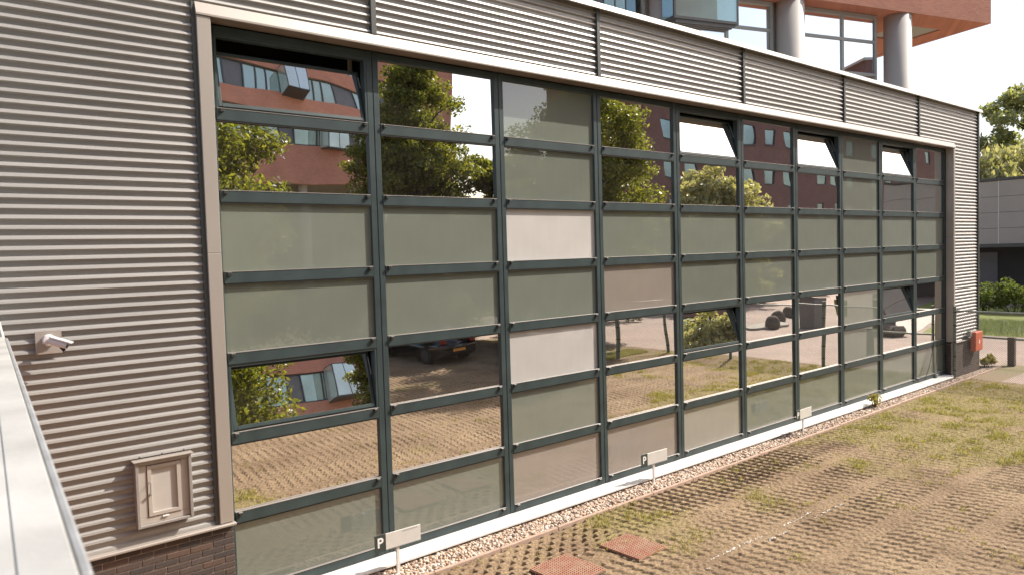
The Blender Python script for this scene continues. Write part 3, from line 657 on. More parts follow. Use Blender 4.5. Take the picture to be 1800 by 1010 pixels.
# ----------------------------------------------------------------- parking signs
pc = bpy.data.curves.new('letter', 'FONT'); pc.body = 'P'; pc.size = .155; pc.extrude = .0008; pc.align_x = 'CENTER'; pc.align_y = 'CENTER'; pc.offset = .004
tmp = bpy.data.objects.new('tmp', pc); col.objects.link(tmp); dg = bpy.context.evaluated_depsgraph_get(); P_me = bpy.data.meshes.new_from_object(tmp.evaluated_get(dg)); bpy.data.objects.remove(tmp); P_me.materials.clear(); P_me.materials.append(M['letter'])
def sign(x, y, label, text=False, tiltr=0, first=None):
    t = thing('parking_sign', label, 'parking sign', (x, y, -.13), R(tiltr), 'low parking signs along the gravel strip')
    MB().box(-.02, .02, -.012, .012, -.15, .53, .003).build('post', M['white_paint'], t)
    MB().box(-.30, -.1625, -.022, -.014, .345, .545, .002).build('letter_board', M['sign_green'], t)
    MB().box(-.161, .30, -.024, -.014, .35, .54, .002).build('name_board', M['sign_white'], t)
    MB().box(-.159, .298, -.0262, -.0245, .352, .362).build('board_edge', M['grey_print'], t)
    obj('letter', P_me, None, t, (-.232, -.0232, .445), (R(90), 0, 0))
    if text:
        mb = MB(); xx = .06
        for i in range(8):
            w_ = random.uniform(.016, .024); mb.box(xx, xx+w_, -.0250, -.0242, .512, .526); xx += w_+.006
        mb.build('small_print', M['grey_print'], t)
    MB().tube([(-.06, -.01, .36), (-.015, 0, .27)], .004, 6).build('stay', M['galv'], t)
sign(1.68, -.37, 'white parking sign with dark P square, nearest, before the second window bay', True, -2)
sign(6.35, -.33, 'white parking sign with dark P square, middle one, before the taupe bottom panel', False, -2)
sign(10.74, -.42, 'white parking sign with dark P square, farthest, beside the sixth bay', False, 2)

# ----------------------------------------------------------------- orange grates
def grate(cx, cy, lx, ly, rz, label):
    t = thing('drain_grate', label, 'grate', (cx, cy, -.115), rz, 'orange grates in the paving')
    mb = MB(); nx_, ny_ = int(lx/.032), int(ly/.032)
    for i in range(nx_+1): xx = -lx/2+lx*i/nx_; mb.box(xx-.0055, xx+.0055, -ly/2, ly/2, -.012, .016)
    mb.build('bar', M['grate'], t, kind='stuff', label='long parallel bars')
    mb = MB()
    for i in range(ny_+1): yy = -ly/2+ly*i/ny_; mb.box(-lx/2, lx/2, yy-.0055, yy+.0055, -.011, .0145)
    mb.build('cross_bar', M['grate'], t, kind='stuff')
    mb = MB(); mb.box(-lx/2-.015, lx/2+.015, -ly/2-.015, ly/2+.015, -.05, -.013, .004); mb.build('tray', M['wood'], t)
grate(4.24, -1.72, .52, .60, R(2), 'orange plastic grate in the sandy paving, farther of the two')
grate(3.18, -1.64, .60, .62, R(2), 'orange plastic grate in the sandy paving, nearer one at the frame edge')

# ----------------------------------------------------------------- foreground coping and neighbouring wing
wing = thing('neighbouring_wing', 'flat roofed wing with pale coping running up to the corrugated wall', 'building', (0, 0, 0))
dirv = Vector((-1.955+2.41, -.18+6.21, 0)).normalized(); rz_ = math.atan2(dirv.y, dirv.x)-math.pi/2
org = Vector((-1.950, -.172, 0))
wg = Matrix.Translation(org) @ Matrix.Rotation(rz_, 4, 'Z')
def wpart(name, m, boxes, c=0, **kw):
    mb = MB()
    for b in boxes: mb.box(*b, c, M=wg)
    return mb.build(name, m, wing, **kw)
for a, b in ((-3.0, 0), (-6.0, -3.004), (-9.5, -6.004)):
    wpart('coping', M['white_roof'], [(-.1085, -.012, a, b, 2.955, 2.998)], .003)
    wpart('roof_sheet', M['white_roof'], [(-2.6, -.1095, a, b, 2.95, 2.9955)], .002)
    wpart('coping_edge', M['coping_edge'], [(-.011, .016, a, b, 2.93, 2.985)], .008)
mb = MB(); mb.tube([wg @ Vector((-.115, y, 2.992)) for y in (-9.5, -6, -3, 0)], .003, 8); mb.build('roof_seam', M['white_roof'], wing)
mb = MB(); mb.tube([wg @ Vector((-.02, -.03, 2.98)), wg @ Vector((-.045, -.012, 3.12))], [.016, .016], 8); mb.build('upstand', M['cap'], wing)
wpart('wall', M['brick_dark'], [(-2.6, -.03, -9.5, 0, -.3, 2.93)])

# ================================================================= BACK BUILDING (direct view, above the parapet)
def local(Ox, Oy, az):
    """s runs left from the corner, d runs into the building"""
    a = R(az); t = Vector((-math.cos(a), -math.sin(a), 0)); n = Vector((-math.sin(a), math.cos(a), 0))
    return Matrix(((t.x, n.x, 0, Ox), (t.y, n.y, 0, Oy), (0, 0, 1, 0), (0, 0, 0, 1)))
bb = thing('office_building', 'orange brick office block on round columns rising behind the hall roof', 'building', (27.35, 1.55, 0))
LB = local(0, 0, -17)
def bpart(parent, name, m, boxes, L, c=0, **kw):
    mb = MB()
    for b in boxes: mb.box(*b, c)
    o = mb.build(name, m, parent, **kw); o.matrix_local = L; return o
bpart(bb, 'brick_wall', M['brick_orange'], [(0, 34, 0, .35, 11.11, 15.5)], LB)
bpart(bb, 'brick_wall', M['brick_orange'], [(0, .35, .3501, 12, 11.11, 15.5)], LB)
bpart(bb, 'soffit', M['brick_orange'], [(.0, 1.05, .351, 4.2, 11.112, 11.4), (1.05, 3.0, .351, 1.1, 11.112, 11.4), (1.05, 3.0, 2.6, 4.2, 11.112, 11.4), (3.0, 34, .351, 4.2, 11.112, 11.4)], LB)
bpart(bb, 'soffit_panel', M['gal_light'], [(1.051, 2.999, 1.101, 2.599, 11.16, 11.4)], LB)
bpart(bb, 'ceiling', M['gal_light'], [(.35, 34, 4.2, 12, 11.13, 11.4)], LB)
for s in (4.02, 8.68, 13.36, 18.0, 22.7, 27.4):
    mb = MB(); mb.lathe([(.43, -.2), (.43, 11.11)], 32, (s, .45, 0)); o = mb.build('column', M['column'], bb, smooth=False); o.matrix_local = LB
    for p_ in o.data.polygons: p_.use_smooth = len(p_.vertices) == 4
# windows between the columns
def back_window(s0, s1, mulls):
    z0, z1 = 7.0, 11.10; d = .60
    fr = [(s0, s0+.09, d, d+.12, z0, z1), (s1-.09, s1, d, d+.12, z0, z1), (s0+.09, s1-.09, d, d+.12, z1-.12, z1)]
    zz = [z0, 8.05, 9.15, 10.23, z1-.06]
    for m_ in mulls: fr.append((m_-.045, m_+.045, d+.001, d+.12, z0, z1-.12))
    for z in zz[1:-1]: fr.append((s0+.09, s1-.09, d+.003, d+.12, z-.045, z+.045))
    w_ = bpart(bb, 'window', M['window_frame_light'], fr, LB)
    e = [s0+.09]+list(mulls)+[s1-.09]
    for a, b in zip(e[:-1], e[1:]):
        for c_, d_ in zip(zz[:-1], zz[1:]):
            mb = MB(); mb.box(a+.03, b-.03, d+.05, d+.07, c_+.03, d_-.03); mb.build('glass_pane', M['brightglass'], w_)
for k_ in range(5):
    o_s = 4.67*k_
    back_window(4.55+o_s if k_ else 4.80, 8.18+o_s, [6.31+o_s])
bpart(bb, 'core_wall', M['gal_light'], [(4.82, 34, .75, 11, 7.0, 11.1)], LB)
# glass bay box hanging in front
bay = bpart(bb, 'glass_bay', M['band_frame'], [(11.55, 13.75, -.60, -.02, 9.84, 9.92), (11.55, 11.61, -.60, -.54, 9.92, 12.6), (13.69, 13.75, -.60, -.54, 9.92, 12.6), (11.55, 13.75, -.60, -.02, 12.6, 12.68)], LB, .004)
M['bayglass'] = pane_mat('bay_glass', (.36, .50, .50), (.45, .60, .62), .62, dust=.3)
for b in ((11.62, 13.68, -.59, -.57, 9.92, 12.6), (11.56, 11.58, -.53, -.03, 9.92, 12.6), (13.72, 13.74, -.53, -.03, 9.92, 12.6)):
    mb = MB(); mb.box(*b); mb.build('glass_pane', M['bayglass'], bay)
mb = MB()
for i in range(4): mb.box(11.65, 13.65, -.56+.14*i, -.49+.14*i, 9.76, 9.835)
mb.build('floor_slats', M['band_panel'], bay, kind='stuff')

# ================================================================= OPPOSITE BUILDINGS (seen in the glazing)
ob = thing('brick_tower', 'tall orange brick building on columns with window bands, seen mirrored in the first bays', 'building', (34.83, -44.43, 0))
# real face runs from the corner to the left with azimuth -9; outward side is +y
a = R(-9); t = Vector((-math.cos(a), -math.sin(a), 0)); n = Vector((math.sin(a), -math.cos(a), 0))
LO = Matrix(((t.x, n.x, 0, 0), (t.y, n.y, 0, 0), (0, 0, 1, 0), (0, 0, 0, 1)))
if LO.to_3x3().determinant() < 0: pass
Z0, FP, BH, NF = 11.6, 3.7, 2.0, 10
SL = 46
spd = [(9.05, Z0)]+[(Z0+FP*k_+BH, Z0+FP*(k_+1)) for k_ in range(NF)]
for k_ in range(NF): bpart(ob, 'brick_pier', M['brick_tower'], [(0.001, 5.9 if k_ < 5 else 2.0, .001, .399, Z0+FP*k_, Z0+FP*k_+BH)], LO)
for a_, b_2 in spd: bpart(ob, 'brick_wall', M['brick_tower'], [(0, SL, 0, .4, a_, b_2)], LO)
bpart(ob, 'end_wall', M['brick_tower'], [(0, .4, .401, 16, 9.05, Z0+FP*NF)], LO)
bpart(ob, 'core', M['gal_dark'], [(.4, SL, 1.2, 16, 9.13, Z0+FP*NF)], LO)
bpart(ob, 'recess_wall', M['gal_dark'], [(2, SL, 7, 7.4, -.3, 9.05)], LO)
bpart(ob, 'soffit', M['concrete'], [(.4, SL, .401, 16, 9.054, 9.12)], LO)
for k_ in range(11):
    s = 1.9+4.15*k_; mb = MB(); mb.lathe([(.37, -.3), (.37, 9.05)], 24, (s, .9, 0)); o = mb.build('column', M['column'], ob); o.matrix_local = LO
widths = [1.0, 1.5, .9, 2.0, 1.1, .8, 1.7, 1.2, 1.6, .9]
for f_ in range(NF):
    st = 5.9 if f_ < 5 else 2.0; z0 = Z0+FP*f_; s = st+.05; i = f_*3
    fr = MB(); fr.box(st, SL, .12, .34, z0, z0+.10); fr.box(st, SL, .12, .34, z0+BH-.10, z0+BH); frs = []
    panes = []
    while s < SL-1:
        wd = widths[i % 10]*1.05; kind = 'panel' if i % 4 == 3 else 'glass'
        frs.append((s-.05, s+.05, .13, .34, z0+.1, z0+BH-.1)); panes.append((s+.05, s+wd-.05, kind)); s += wd; i += 1
    for b in frs: fr.box(*b)
    band = fr.build('window_band', M['band_frame'], ob); band.matrix_local = LO
    rest = MB()
    for (p0, p1, kd) in panes:
        if p0 < 26 and f_ < 9:
            mb = MB(); mb.box(p0, p1, .20, .24, z0+.1, z0+BH-.1)
            if kd == 'glass': mb.build('glass_pane', M['farglass'], band)
            else: mb.build('solid_panel', M['band_panel'], band)
        else: rest.box(p0, p1, .20, .24, z0+.1, z0+BH-.1)
    rest.build('glass_panes', M['farglass'], band, kind='stuff')
M['boxglass'] = pane_mat('pale_box_glass', (.62, .68, .64), (.8, .85, .80), .6, dust=.3)
for (s, f_) in ((11.3, 0), (10.0, 7), (7.0, 3), (19.5, 2), (22.0, 6)):
    z0 = Z0+FP*f_-.15
    b = bpart(ob, 'glass_bay', M['band_frame'], [(s, s+2.1, -1.1, .1, z0-.08, z0), (s, s+2.1, -1.1, .1, z0+2.3, z0+2.36), (s, s+.06, -1.1, -1.04, z0, z0+2.3), (s+2.04, s+2.1, -1.1, -1.04, z0, z0+2.3), (s+1.0, s+1.05, -1.1, -1.05, z0, z0+2.3)], LO)
    for bx in ((s+.06, s+.99, -1.09, -1.06, z0, z0+2.3), (s+1.06, s+2.04, -1.09, -1.06, z0, z0+2.3), (s+.01, s+.03, -1.03, .1, z0, z0+2.3), (s+2.07, s+2.09, -1.03, .1, z0, z0+2.3)):
        mb = MB(); mb.box(*bx); mb.build('glass_pane', M['boxglass'], b)

db = thing('brick_flats', 'dark red brick block with square windows, seen mirrored in the far bays', 'building', (43.5, -30.6, 0), R(3.2))
# wall with openings: build piers and strips
rows = [2.6+3.3*k_ for k_ in range(5)]; wx = []
x = 2.2
gaps = [2.65, 2.65, 5.2, 3.2, 3.3, 5.4]; i = 0
while x < 74: wx.append(x); x += gaps[i % 6]; i += 1
WW, WH = 1.45, 1.6
mb = MB(); zprev = -.3
for z in rows:
    mb.box(0, 78, -.4, 0, zprev, z)
    xp = 0
    for x in wx: mb.box(xp, x, -.4, 0, z, z+WH); xp = x+WW
    mb.box(xp, 78, -.4, 0, z, z+WH); zprev = z+WH
mb.box(0, 78, -.4, 0, zprev, 18.4); mb.box(0, .4, -12, -.4, -.3, 18.4); mb.box(.4, 78, -12, -11.6, -.3, 18.4)
mb.build('brick_wall', M['brick_dark'], db)
MB().box(-.2, 78.2, -12.2, .15, 18.4, 18.6).build('roof', M['cap'], db)
for z in rows:
    for x in wx:
        f = MB(); f.box(x, x+.07, -.16, -.08, z, z+WH); f.box(x+WW-.07, x+WW, -.16, -.08, z, z+WH); f.box(x+.07, x+WW-.07, -.16, -.08, z, z+.07); f.box(x+.07, x+WW-.07, -.16, -.08, z+WH-.07, z+WH); f.box(x-.05, x+WW+.05, -.1, .06, z-.06, z)
        fo = f.build('window', M['band_frame'], db); MB().box(x+.07, x+WW-.07, -.13, -.11, z+.07, z+WH-.07).build('glass_pane', M['flatglass'], fo)

# garage block at the right
gb = thing('garage_building', 'grey panelled low block with a dark open ground floor at the right edge', 'building', (48.6, 6.9, 0), R(-6))
# local: face at x=0 looking -x; runs along y
for i, (a_, b_2) in enumerate(((8, .9), (.86, -6.2), (-6.24, -13.3), (-13.34, -20.4))):
    for j in range(4):
        z0 = 3.25+.95*j; MB().box(0, .3, b_2, a_, z0+.008, z0+.942, .006).build('wall_panel', M['gal_light'], gb)
MB().box(-.012, .1, .86, .90, 3.25, 7.05).build('joint_strip', M['white_paint'], gb)
MB().box(-.08, .4, -20.4, 8, 7.06, 7.22, .01).build('roof_edge', M['joint'], gb)
MB().box(-.03, .3, -20.4, 8, 3.05, 3.25).build('soffit_edge', M['joint'], gb)
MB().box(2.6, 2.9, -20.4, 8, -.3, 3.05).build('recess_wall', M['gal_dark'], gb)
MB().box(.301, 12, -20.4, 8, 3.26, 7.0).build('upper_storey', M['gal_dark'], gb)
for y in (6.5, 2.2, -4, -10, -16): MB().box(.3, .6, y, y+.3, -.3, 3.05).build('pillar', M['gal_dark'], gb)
for y in (4.6, -1.5): MB().box(2.55, 2.6, y-2.6, y, -.15, 2.7).build('garage_door', M['band_panel'], gb)

# ================================================================= TREES
def cyl_branches(mb, p, d, r, L, depth, tips, rnd):
    q = p; pts = [q]; rr = [r]
    for i in range(3):
        d = (d+Vector((rnd.uniform(-.16, .16), rnd.uniform(-.16, .16), rnd.uniform(-.04, .1)))).normalized(); q = q+d*L/3; pts.append(q); rr.append(r*(1-.16*(i+1)))
    mb.tube(pts, rr, 6 if depth else 8); tips.append(q)
    if depth <= 0: return
    for i in range(3):
        a = rnd.uniform(0, 6.28); dv = Vector((math.cos(a), math.sin(a), rnd.uniform(.15, .8))).normalized(); s = pts[rnd.randint(1, 3)]
        cyl_branches(mb, s, (d*.55+dv).normalized(), r*.5, L*rnd.uniform(.55, .8), depth-1, tips, rnd)
def leaves_mesh(C_, N_, size, name, m, parent, droop=0.0, up=.35):
    """C_: list of (centre, radii); leaves sit in clumps spread over the crown"""
    k = len(C_); cen = np.array([c[0] for c in C_]); rad = np.array([c[1] for c in C_]); vol = rad.prod(1)**.7; pick = rng.choice(k, N_, p=vol/vol.sum())
    u = rng.normal(size=(N_, 3)); u /= np.linalg.norm(u, axis=1)[:, None]; rr = rng.random((N_, 1))**.45
    P = cen[pick]+u*rr*rad[pick]
    nrm = rng.normal(size=(N_, 3))+np.array([0, 0, up]); nrm /= np.linalg.norm(nrm, axis=1)[:, None]
    tv = np.cross(nrm, rng.normal(size=(N_, 3))); tv[:, 2] -= droop; tv /= np.linalg.norm(tv, axis=1)[:, None]; bv = np.cross(nrm, tv)
    s = size*(.6+.8*rng.random((N_, 1)))
    A = P-tv*s; B = P+bv*s*.45+nrm*s*.12; Cc = P+tv*s; D = P-bv*s*.45+nrm*s*.12
    V = np.stack([A, B, Cc, D], 1).reshape(-1, 3); Fq = np.arange(N_*4).reshape(-1, 4); return bigmesh(name, V, Fq, m, parent)
def tree(name, label, x, y, base, shape, nclump, nleaf, size, m, group=None, trunk_r=.14, seed=1, cr=(.55, .35), droop=0, z_ground=-.2, cat='tree', shell=.5):
    rnd = random.Random(seed); t = thing(name, label, cat, (x, y, z_ground), 0, group)
    mb = MB(); tips = []
    zs = [p[0] for p in shape]; ztop_ = zs[-1]
    pts = [Vector((0, 0, 0))]; q = Vector((0, 0, 0)); n_ = 7
    for i in range(n_): q = q+Vector((rnd.uniform(-.08, .08), rnd.uniform(-.08, .08), (ztop_*.93)/n_)); pts.append(q.copy())
    mb.tube(pts, [trunk_r*(1.25 if i == 0 else 1-.80*i/n_) for i in range(n_+1)], 9)
    def rad(z):
        for (z0, r0), (z1, r1) in zip(shape[:-1], shape[1:]):
            if z0 <= z <= z1: return r0+(r1-r0)*(z-z0)/(z1-z0)
        return 0
    cl = []
    for i in range(nclump):
        z = rnd.uniform(zs[0], ztop_); r = rad(z)
        for _ in range(6):
            if rnd.random() < r/max(p[1] for p in shape)+.12: break
            z = rnd.uniform(zs[0], ztop_); r = rad(z)
        a = rnd.uniform(0, 6.283); rr = r*(rnd.random()**shell)*rnd.uniform(.8, 1.12); c = Vector((rr*math.cos(a), rr*math.sin(a), z)); s = rnd.uniform(*cr)
        cl.append(((c.x, c.y, c.z), (s*rnd.uniform(.8, 1.3), s*rnd.uniform(.8, 1.3), s*rnd.uniform(.45, .8)*(1+droop))))
        if i % 2 == 0:
            zb = max(zs[0]*.6, z-.55*rr-.3); f = min(.99, zb/(ztop_*.93)); p0 = pts[int(f*n_)].lerp(pts[min(n_, int(f*n_)+1)], f*n_-int(f*n_))
            mid = p0.lerp(c, .55)+Vector((0, 0, .10*rr)); mb.tube([p0, mid, c], [trunk_r*.28, trunk_r*.18, trunk_r*.06], 5)
    mb.build('trunk', M['bark'], t); leaves_mesh(cl, nleaf, size, 'crown', m, t, droop); return t
tree('street_tree', 'broad leafed tree nearest the hall, seen mirrored at the left of the glazing', 3.0, -11.4, 3, [(2.4, 1.4), (4.0, 2.1), (6.2, 2.3), (8.3, 1.7), (9.8, .5)], 170, 36000, .075, M['leaf'], 'young trees in the parking lot', cr=(.4, .72), seed=3)
tree('street_tree', 'tall leafy tree standing beside the parked black car, seen mirrored in the second bay', 14.2, -18.6, 3, [(1.8, 2.2), (3.4, 2.9), (4.8, 2.5), (6.2, 2.8), (8.0, 2.6), (9.8, 2.0), (11.9, .9)], 340, 90000, .085, M['leaf'], 'young trees in the parking lot', cr=(.4, .72), seed=5, trunk_r=.18)  # this and the next three crowns: hidden low skirts added to shade the car
tree('street_tree', 'spreading leafy tree by the fence, seen mirrored in the third and fourth bays', 17.5, -11.9, 3, [(2.3, 1.6), (3.6, 2.6), (5.0, 2.3), (7.2, 2.6), (8.8, 2.0), (10.2, .8)], 300, 72000, .075, M['leaf'], 'young trees in the parking lot', cr=(.4, .72), seed=8, trunk_r=.15)
tree('street_tree', 'dense leafy tree farther back between the black car and the fence, seen mirrored', 18.2, -16.6, 3, [(1.8, 2.6), (3.4, 3.6), (5.6, 3.0), (7.9, 1.4)], 200, 60000, .11, M['leaf'], 'young trees in the parking lot', cr=(.4, .72), seed=11, trunk_r=.16)
tree('street_tree', 'leafy tree just outside the fence on the verge, seen mirrored behind the fence tree', 20.4, -15.4, 3, [(1.8, 2.4), (3.6, 3.4), (5.6, 2.9), (8.1, 1.2)], 200, 50000, .11, M['leaf'], 'young trees in the parking lot', cr=(.4, .72), seed=13, trunk_r=.16)
# pale willow
tree('willow_shrub', 'pale grey-green willow across the road, seen mirrored in the fifth and sixth bays', 40.0, -21.6, 0, [(.4, 2.6), (2.5, 3.6), (5.5, 3.5), (7.6, 2.5), (8.9, .8)], 150, 26000, .17, M['leaf_willow'], seed=12, cr=(.5, .95), trunk_r=.2, shell=.35)
tree('willow_tree', 'yellowish willow behind the grey garage block', 61.5, 11.2, 0, [(2, 3.0), (5, 4.6), (8, 4.0), (9.8, 1.8)], 120, 14000, .26, M['leaf_willow'], seed=14, cr=(.6, 1.1), droop=1.2, trunk_r=.3)
tree('locust_tree', 'airy green tree at the right edge above the garage block', 67.5, 11.2, 0, [(6.5, 1.5), (8.5, 4.2), (11, 4.8), (14, 3.4), (15.8, 1.0)], 120, 14000, .22, M['leaf_far'], seed=17, cr=(.6, 1.0), trunk_r=.25)
for i, (x, y, s) in enumerate(((44, -52, 9), (52, -50, 7.5))):
    tree('far_tree', 'hazy tree at the far end of the street, %s of two' % ('nearer' if i == 0 else 'farther'), x, y, 0, [(1.5, 2), (s*.45, 3.4), (s*.8, 2.6), (s, .8)], 60, 7000, .26, M['leaf_far'], 'far trees', seed=20+i, cr=(.7, 1.2))
def bush(name, label, x, y, rx, ry, h, n, size, m, zg=-.15, group=None, cat='bush', seed=1):
    rnd = random.Random(seed); t = thing(name, label, cat, (x, y, zg), 0, group); mb = MB(); cl = []
    for i in range(max(6, int(14*rx*ry))):
        a = rnd.uniform(0, 6.28); r = rnd.random()**.5; z = h*rnd.uniform(.3, .9)*(1-.35*r); c = (rx*r*math.cos(a), ry*r*math.sin(a), z); s = h*.28; cl.append((c, (s, s, s*.8)))
        if i < 24: mb.tube([(c[0]*.3, c[1]*.3, 0), (c[0]*.7, c[1]*.7, z*.6), c], [.012, .008, .003], 4)
    mb.build('stem', M['bark'], t); leaves_mesh(cl, n, size, 'foliage', m, t); return t
bush('hedge', 'dark green hedge behind the parked black car, seen mirrored', 12.5, -20.2, 6.5, .8, 3.2, 22000, .09, M['leaf'], seed=31, cat='hedge')  # extra hidden height added to block sky light around the car
bush('hedge', 'green hedge along the far side of the brick road, seen mirrored in the fourth bay', 23.5, -18.6, 4.5, 1.0, 1.3, 8000, .09, M['leaf_bush'], seed=32, cat='hedge')
bush('bush', 'bright green bushes in front of the garage block, the larger clump', 40.5, 4.6, 1.0, 2.6, 1.7, 4500, .09, M['leaf_bush'], seed=33)
bush('bush', 'small bright green bush beside the hall corner, in front of the garage block', 40.0, 7.6, .9, 1.2, 1.5, 2000, .09, M['leaf_bush'], seed=34)
bush('shrub', 'low yellowish shrub at the foot of the hall corner', 21.55, -.10, .32, .30, .42, 420, .06, M['leaf_autumn'], seed=35, zg=-.14, cat='shrub')
bush('weed_plant', 'yellow-green weed growing from the gravel at the sill', 14.05, -.31, .09, .07, .46, 90, .05, M['leaf_autumn'], seed=36, zg=-.14, cat='plant')
# grass strips
def strip(name, poly, m, n, h, z=-.146):
    o = sheet(name, poly, z, m)
    xs_ = [p[0] for p in poly]; ys_ = [p[1] for p in poly]; return o
M['turf'] = mat('turf', (.16, .19, .04), .95, col2=(.26, .29, .07), scale=3, bump=.5, bscale=30)
strip('grass_strip', [(29.6, 9), (44, 12), (44, -4), (30.0, -3.2)], M['turf'], 0, 0)
strip('grass_strip', [(40, -6.5), (60, -9), (60, -11.5), (40, -9.6)], M['turf'], 0, 0)
strip('grass_strip', [(29.0, -3.6), (33, -4.2), (33, -5.2), (29.0, -4.5)], M['turf'], 0, 0, -.142)
xs = 29.8+rng.random(26000)*6; ys = -3+rng.random(26000)*12; blades('verge_grass', xs, ys, .16, M['leaf_bush'], .8, zf=np.full(26000, -.146), kind='stuff')

# ================================================================= FENCE
def fence(p0, p1, label, nposts, h=1.85, lean=None):
    p0 = Vector((*p0, -.14)); p1 = Vector((*p1, -.14)); L = (p1-p0).length; d = (p1-p0)/L; a = math.atan2(d.y, d.x)
    t = thing('chain_link_fence', label, 'fence', tuple(p0), a)
    for i in range(nposts):
        x = L*i/(nposts-1) if nposts > 1 else 0
        mb = MB(); top = (x+(lean or 0)*(i == nposts-1), 0, h+.12)
        mb.tube([(x, 0, -.1), top], .034, 12); po = mb.build('post', M['post_green'], t)
        mb = MB()
        for z in (.25, .62, 1.0, 1.45, 1.8): mb.tube([(x, 0, z), (x, 0, z+.02)], .042, 10)
        mb.build('clamp_band', M['black'], po)
    MB().tube([(0, -.0, h), (L, 0, h)], .021, 8).build('top_rail', M['galv'], t)
    mb = MB(); s = .055; x = -h
    def seg(a_, b_2): mb.tube([a_, b_2], .0032, 3, cap=False)
    while x < L:
        x0, z0 = x, .03; x1, z1 = x+(h-.03), h
        if x0 < 0: z0 += -x0; x0 = 0
        if x1 > L: z1 -= x1-L; x1 = L
        if z1 > z0:
            seg((x0, -.008, z0), (x1, -.008, z1)); seg((x0, .002, h+.03-z0), (x1, .002, h+.03-z1))
        x += s
    mb.build('wire_mesh', M['wire'], t, kind='stuff'); return t
fence((18.93, -.235), (18.88, -3.28), 'chain link fence section starting at the hall corner', 2)
fence((18.88, -3.33), (18.56, -6.31), 'chain link fence section, second from the hall corner', 2)
fence((18.56, -6.36), (18.85, -9.28), 'chain link fence section, third from the hall corner by the willow view', 2)
fence((18.80, -9.30), (16.80, -9.80), 'short chain link fence section with a slanting strut at the lot corner', 2)
fence((16.75, -9.84), (16.2, -15.6), 'chain link fence section running away along the parking lot', 3)
kr = thing('knee_rail', 'low dark wooden post and rail barrier beyond the hall corner', 'barrier', (22.32, -.56, -.14))
for y in (0, 2.9, -2.9): MB().box(-.085, .085, y-.09, y+.09, -.1, .84, .012).build('post', M['wood'], kr)
MB().tube([(-.02, -3.2, .76), (-.02, 3.2, .82)], .03, 10).build('rail', M['post_green'], kr)

# ================================================================= THINGS ACROSS THE ROAD
M['ball'] = mat('dark_concrete_ball', (.085, .065, .05), .9, var=.2, scale=12, bump=.5, bscale=40)
for i, (x, y, l) in enumerate(((27.7, -10.3, 'nearest'), (30.2, -11.5, 'second'), (32.9, -12.4, 'third'), (34.9, -12.6, 'farthest'))):
    mb = MB(); mb.lathe([(.30, 0), (.345, .12), (.34, .26), (.30, .38), (.22, .48), (.12, .54), (.03, .56)], 20)
    o = mb.build('stone_bollard', M['ball'], smooth=True, loc=(x, y, -.145)); tag(o, 'round dark stone bollard on the road island, %s of four in the row' % l, 'bollard', 'round stone bollards')
mb = MB(); mb.lathe([(1.0, 0), (1.0, .09), (.92, .10)], 32); isl = mb.build('traffic_island', M['concrete'], loc=(28.2, -10.9, -.149)); isl.scale = (1.25, .75, 1); isl['kind'] = 'structure'
mb = MB(); mb.box(-.55, .55, -.38, .38, 0, .42, .14); o = mb.build('concrete_block', M['conc_dark'], loc=(27.7, -5.1, -.15)); o.rotation_euler = (0, 0, R(-60)); tag(o, 'rounded dark concrete block beside the waste container, seen mirrored low in the ninth bay', 'block')
def container(x, y, rz, label):
    t = thing('waste_container', label, 'container', (x, y, -.15), rz, 'waste containers across the road')
    MB().box(-.42, .42, -.38, .38, 0, 1.30, .02).build('body', M['band_panel'], t)
    mb = MB(); Mx_ = Matrix.Translation((.12, 0, 1.47)) @ Matrix.Rotation(R(14), 4, 'Y'); mb.box(-.62, .62, -.42, .42, -.02, .02, .005, M=Mx_); mb.build('lid', M['white_paint'], t)
    MB().box(.20, .26, -.43, -.39, 0, 1.4).build('side_post', M['galv'], t)
    MB().box(-.2, .2, -.4, -.381, .85, 1.1, .01).build('hatch', M['black'], t)
container(28.6, -8.9, R(10), 'dark waste container with pale sloping lid behind the fence, seen mirrored in the seventh bay')
container(29.0, -5.9, R(-25), 'dark waste container beside the concrete block, seen mirrored in the ninth bay')
lp = thing('litter_bin', 'slim yellow-green litter bin on black legs beside the waste container', 'bin', (30.1, -8.3, -.15))
MB().box(-.22, .22, -.2, .2, .45, 1.15, .02).build('body', M['turf'], lp)
for a_ in (-.2, .2): MB().box(a_-.025, a_+.025, -.03, .03, 0, .45).build('leg', M['black'], lp)
MB().box(-.3, -.24, -.05, .05, 0, 1.35, .01).build('post', M['black'], lp)

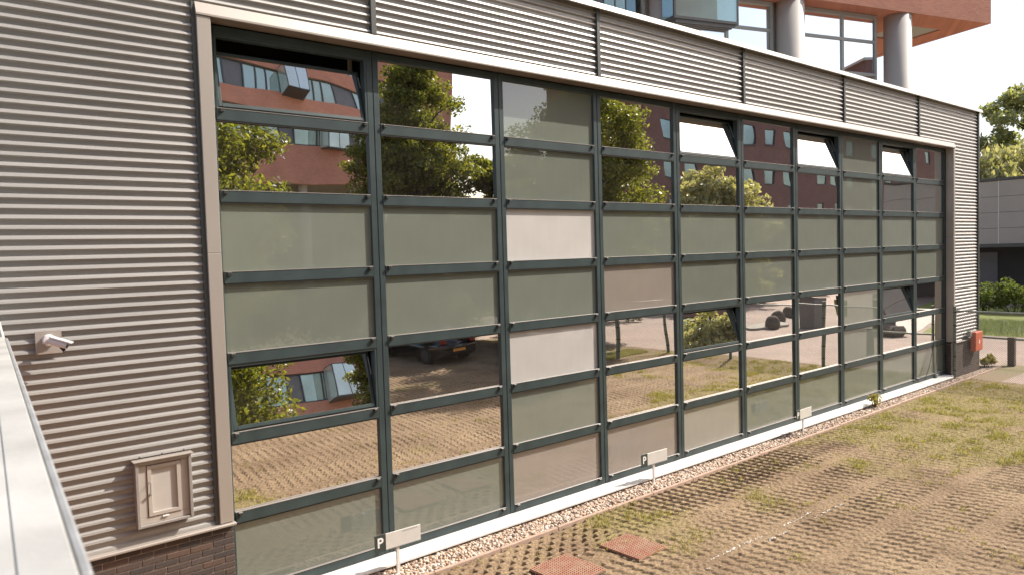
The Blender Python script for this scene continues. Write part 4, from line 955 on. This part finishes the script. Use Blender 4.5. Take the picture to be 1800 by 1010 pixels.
# ----------------------------------------------------------------- cars
def car(x, y, rz, label):
    t = thing('parked_car', label, 'car', (x, y, -.14), rz, 'parked black cars')
    # rear faces +y locally, centre line x=0; length 4.3 towards -y
    prof = [(-.0, .38), (.02, .78), (-.10, .98), (-.42, 1.36), (-.75, 1.45), (-1.9, 1.47), (-2.55, 1.12), (-3.05, .95), (-3.95, .82), (-4.28, .62), (-4.3, .34), (-4.05, .24), (-.2, .24)]
    def hw(z): return .86 if z < .85 else .86-(z-.85)*.36
    mb = MB(); k = len(prof)
    for sx in (-1, 1):
        for (y_, z_) in prof: mb.v.append((sx*hw(z_), y_, z_))
    mb.f = [tuple(range(k))[::-1], tuple(range(k, 2*k))]+[(i, (i+1) % k, k+(i+1) % k, k+i) for i in range(k)]
    me = mb.mesh('body'); bm = bmesh.new(); bm.from_mesh(me); bmesh.ops.bevel(bm, geom=[e for e in bm.edges], offset=.06, segments=3, affect='EDGES', clamp_overlap=True); bm.to_mesh(me); bm.free(); me.shade_smooth(); obj('body', me, M['car'], t)
    MB().quad((-.62, -.135, 1.0), (.62, -.135, 1.0), (.56, -.405, 1.33), (-.56, -.405, 1.33)).build('rear_window', M['car_glass'], t)
    bpy.data.objects[-1] if False else None
    mb = MB(); mb.box(-.72, .72, -.02, .05, .36, .56, .03); mb.build('bumper', M['car'], t)
    p = MB().box(-.26, .26, .052, .060, .47, .58, .002).build('number_plate', M['plate'], t)
    for sx in (-1, 1):
        MB().box(sx*.62-.14, sx*.62+.14, -.08, .025, .78, .93, .02).build('tail_light', M['tail'], t)
        MB().box(sx*.845-.02, sx*.845+.02, -1.7, -.75, 1.02, 1.32, .015).build('side_window', M['car_glass'], t)
        MB().box(sx*.845-.02, sx*.845+.02, -2.4, -1.75, 1.0, 1.25, .015).build('side_window', M['car_glass'], t)
        MB().box(sx*.95-.09, sx*.95+.09, -2.5, -2.38, .95, 1.08, .02).build('wing_mirror', M['car'], t)
        for yy in (-.78, -3.4):
            mb = MB(); Mx_ = Matrix.Translation((sx*.80, yy, .31)) @ Matrix.Rotation(R(90), 4, 'Y'); mb.lathe([(.25, -.1), (.31, -.08), (.31, .08), (.25, .1)], 20, M=Mx_); w_ = mb.build('wheel', M['tyre'], t)
            mb = MB(); mb.lathe([(.20, -.106), (.20, .106)], 14, M=Mx_); mb.build('rim', M['rim'], w_)
car(12.05, -12.8, R(-2), 'black hatchback with orange plate parked under the trees, seen mirrored in the second bay')
car(52.5, -12.8, R(55), 'distant black car on the road, seen mirrored in the last bay')
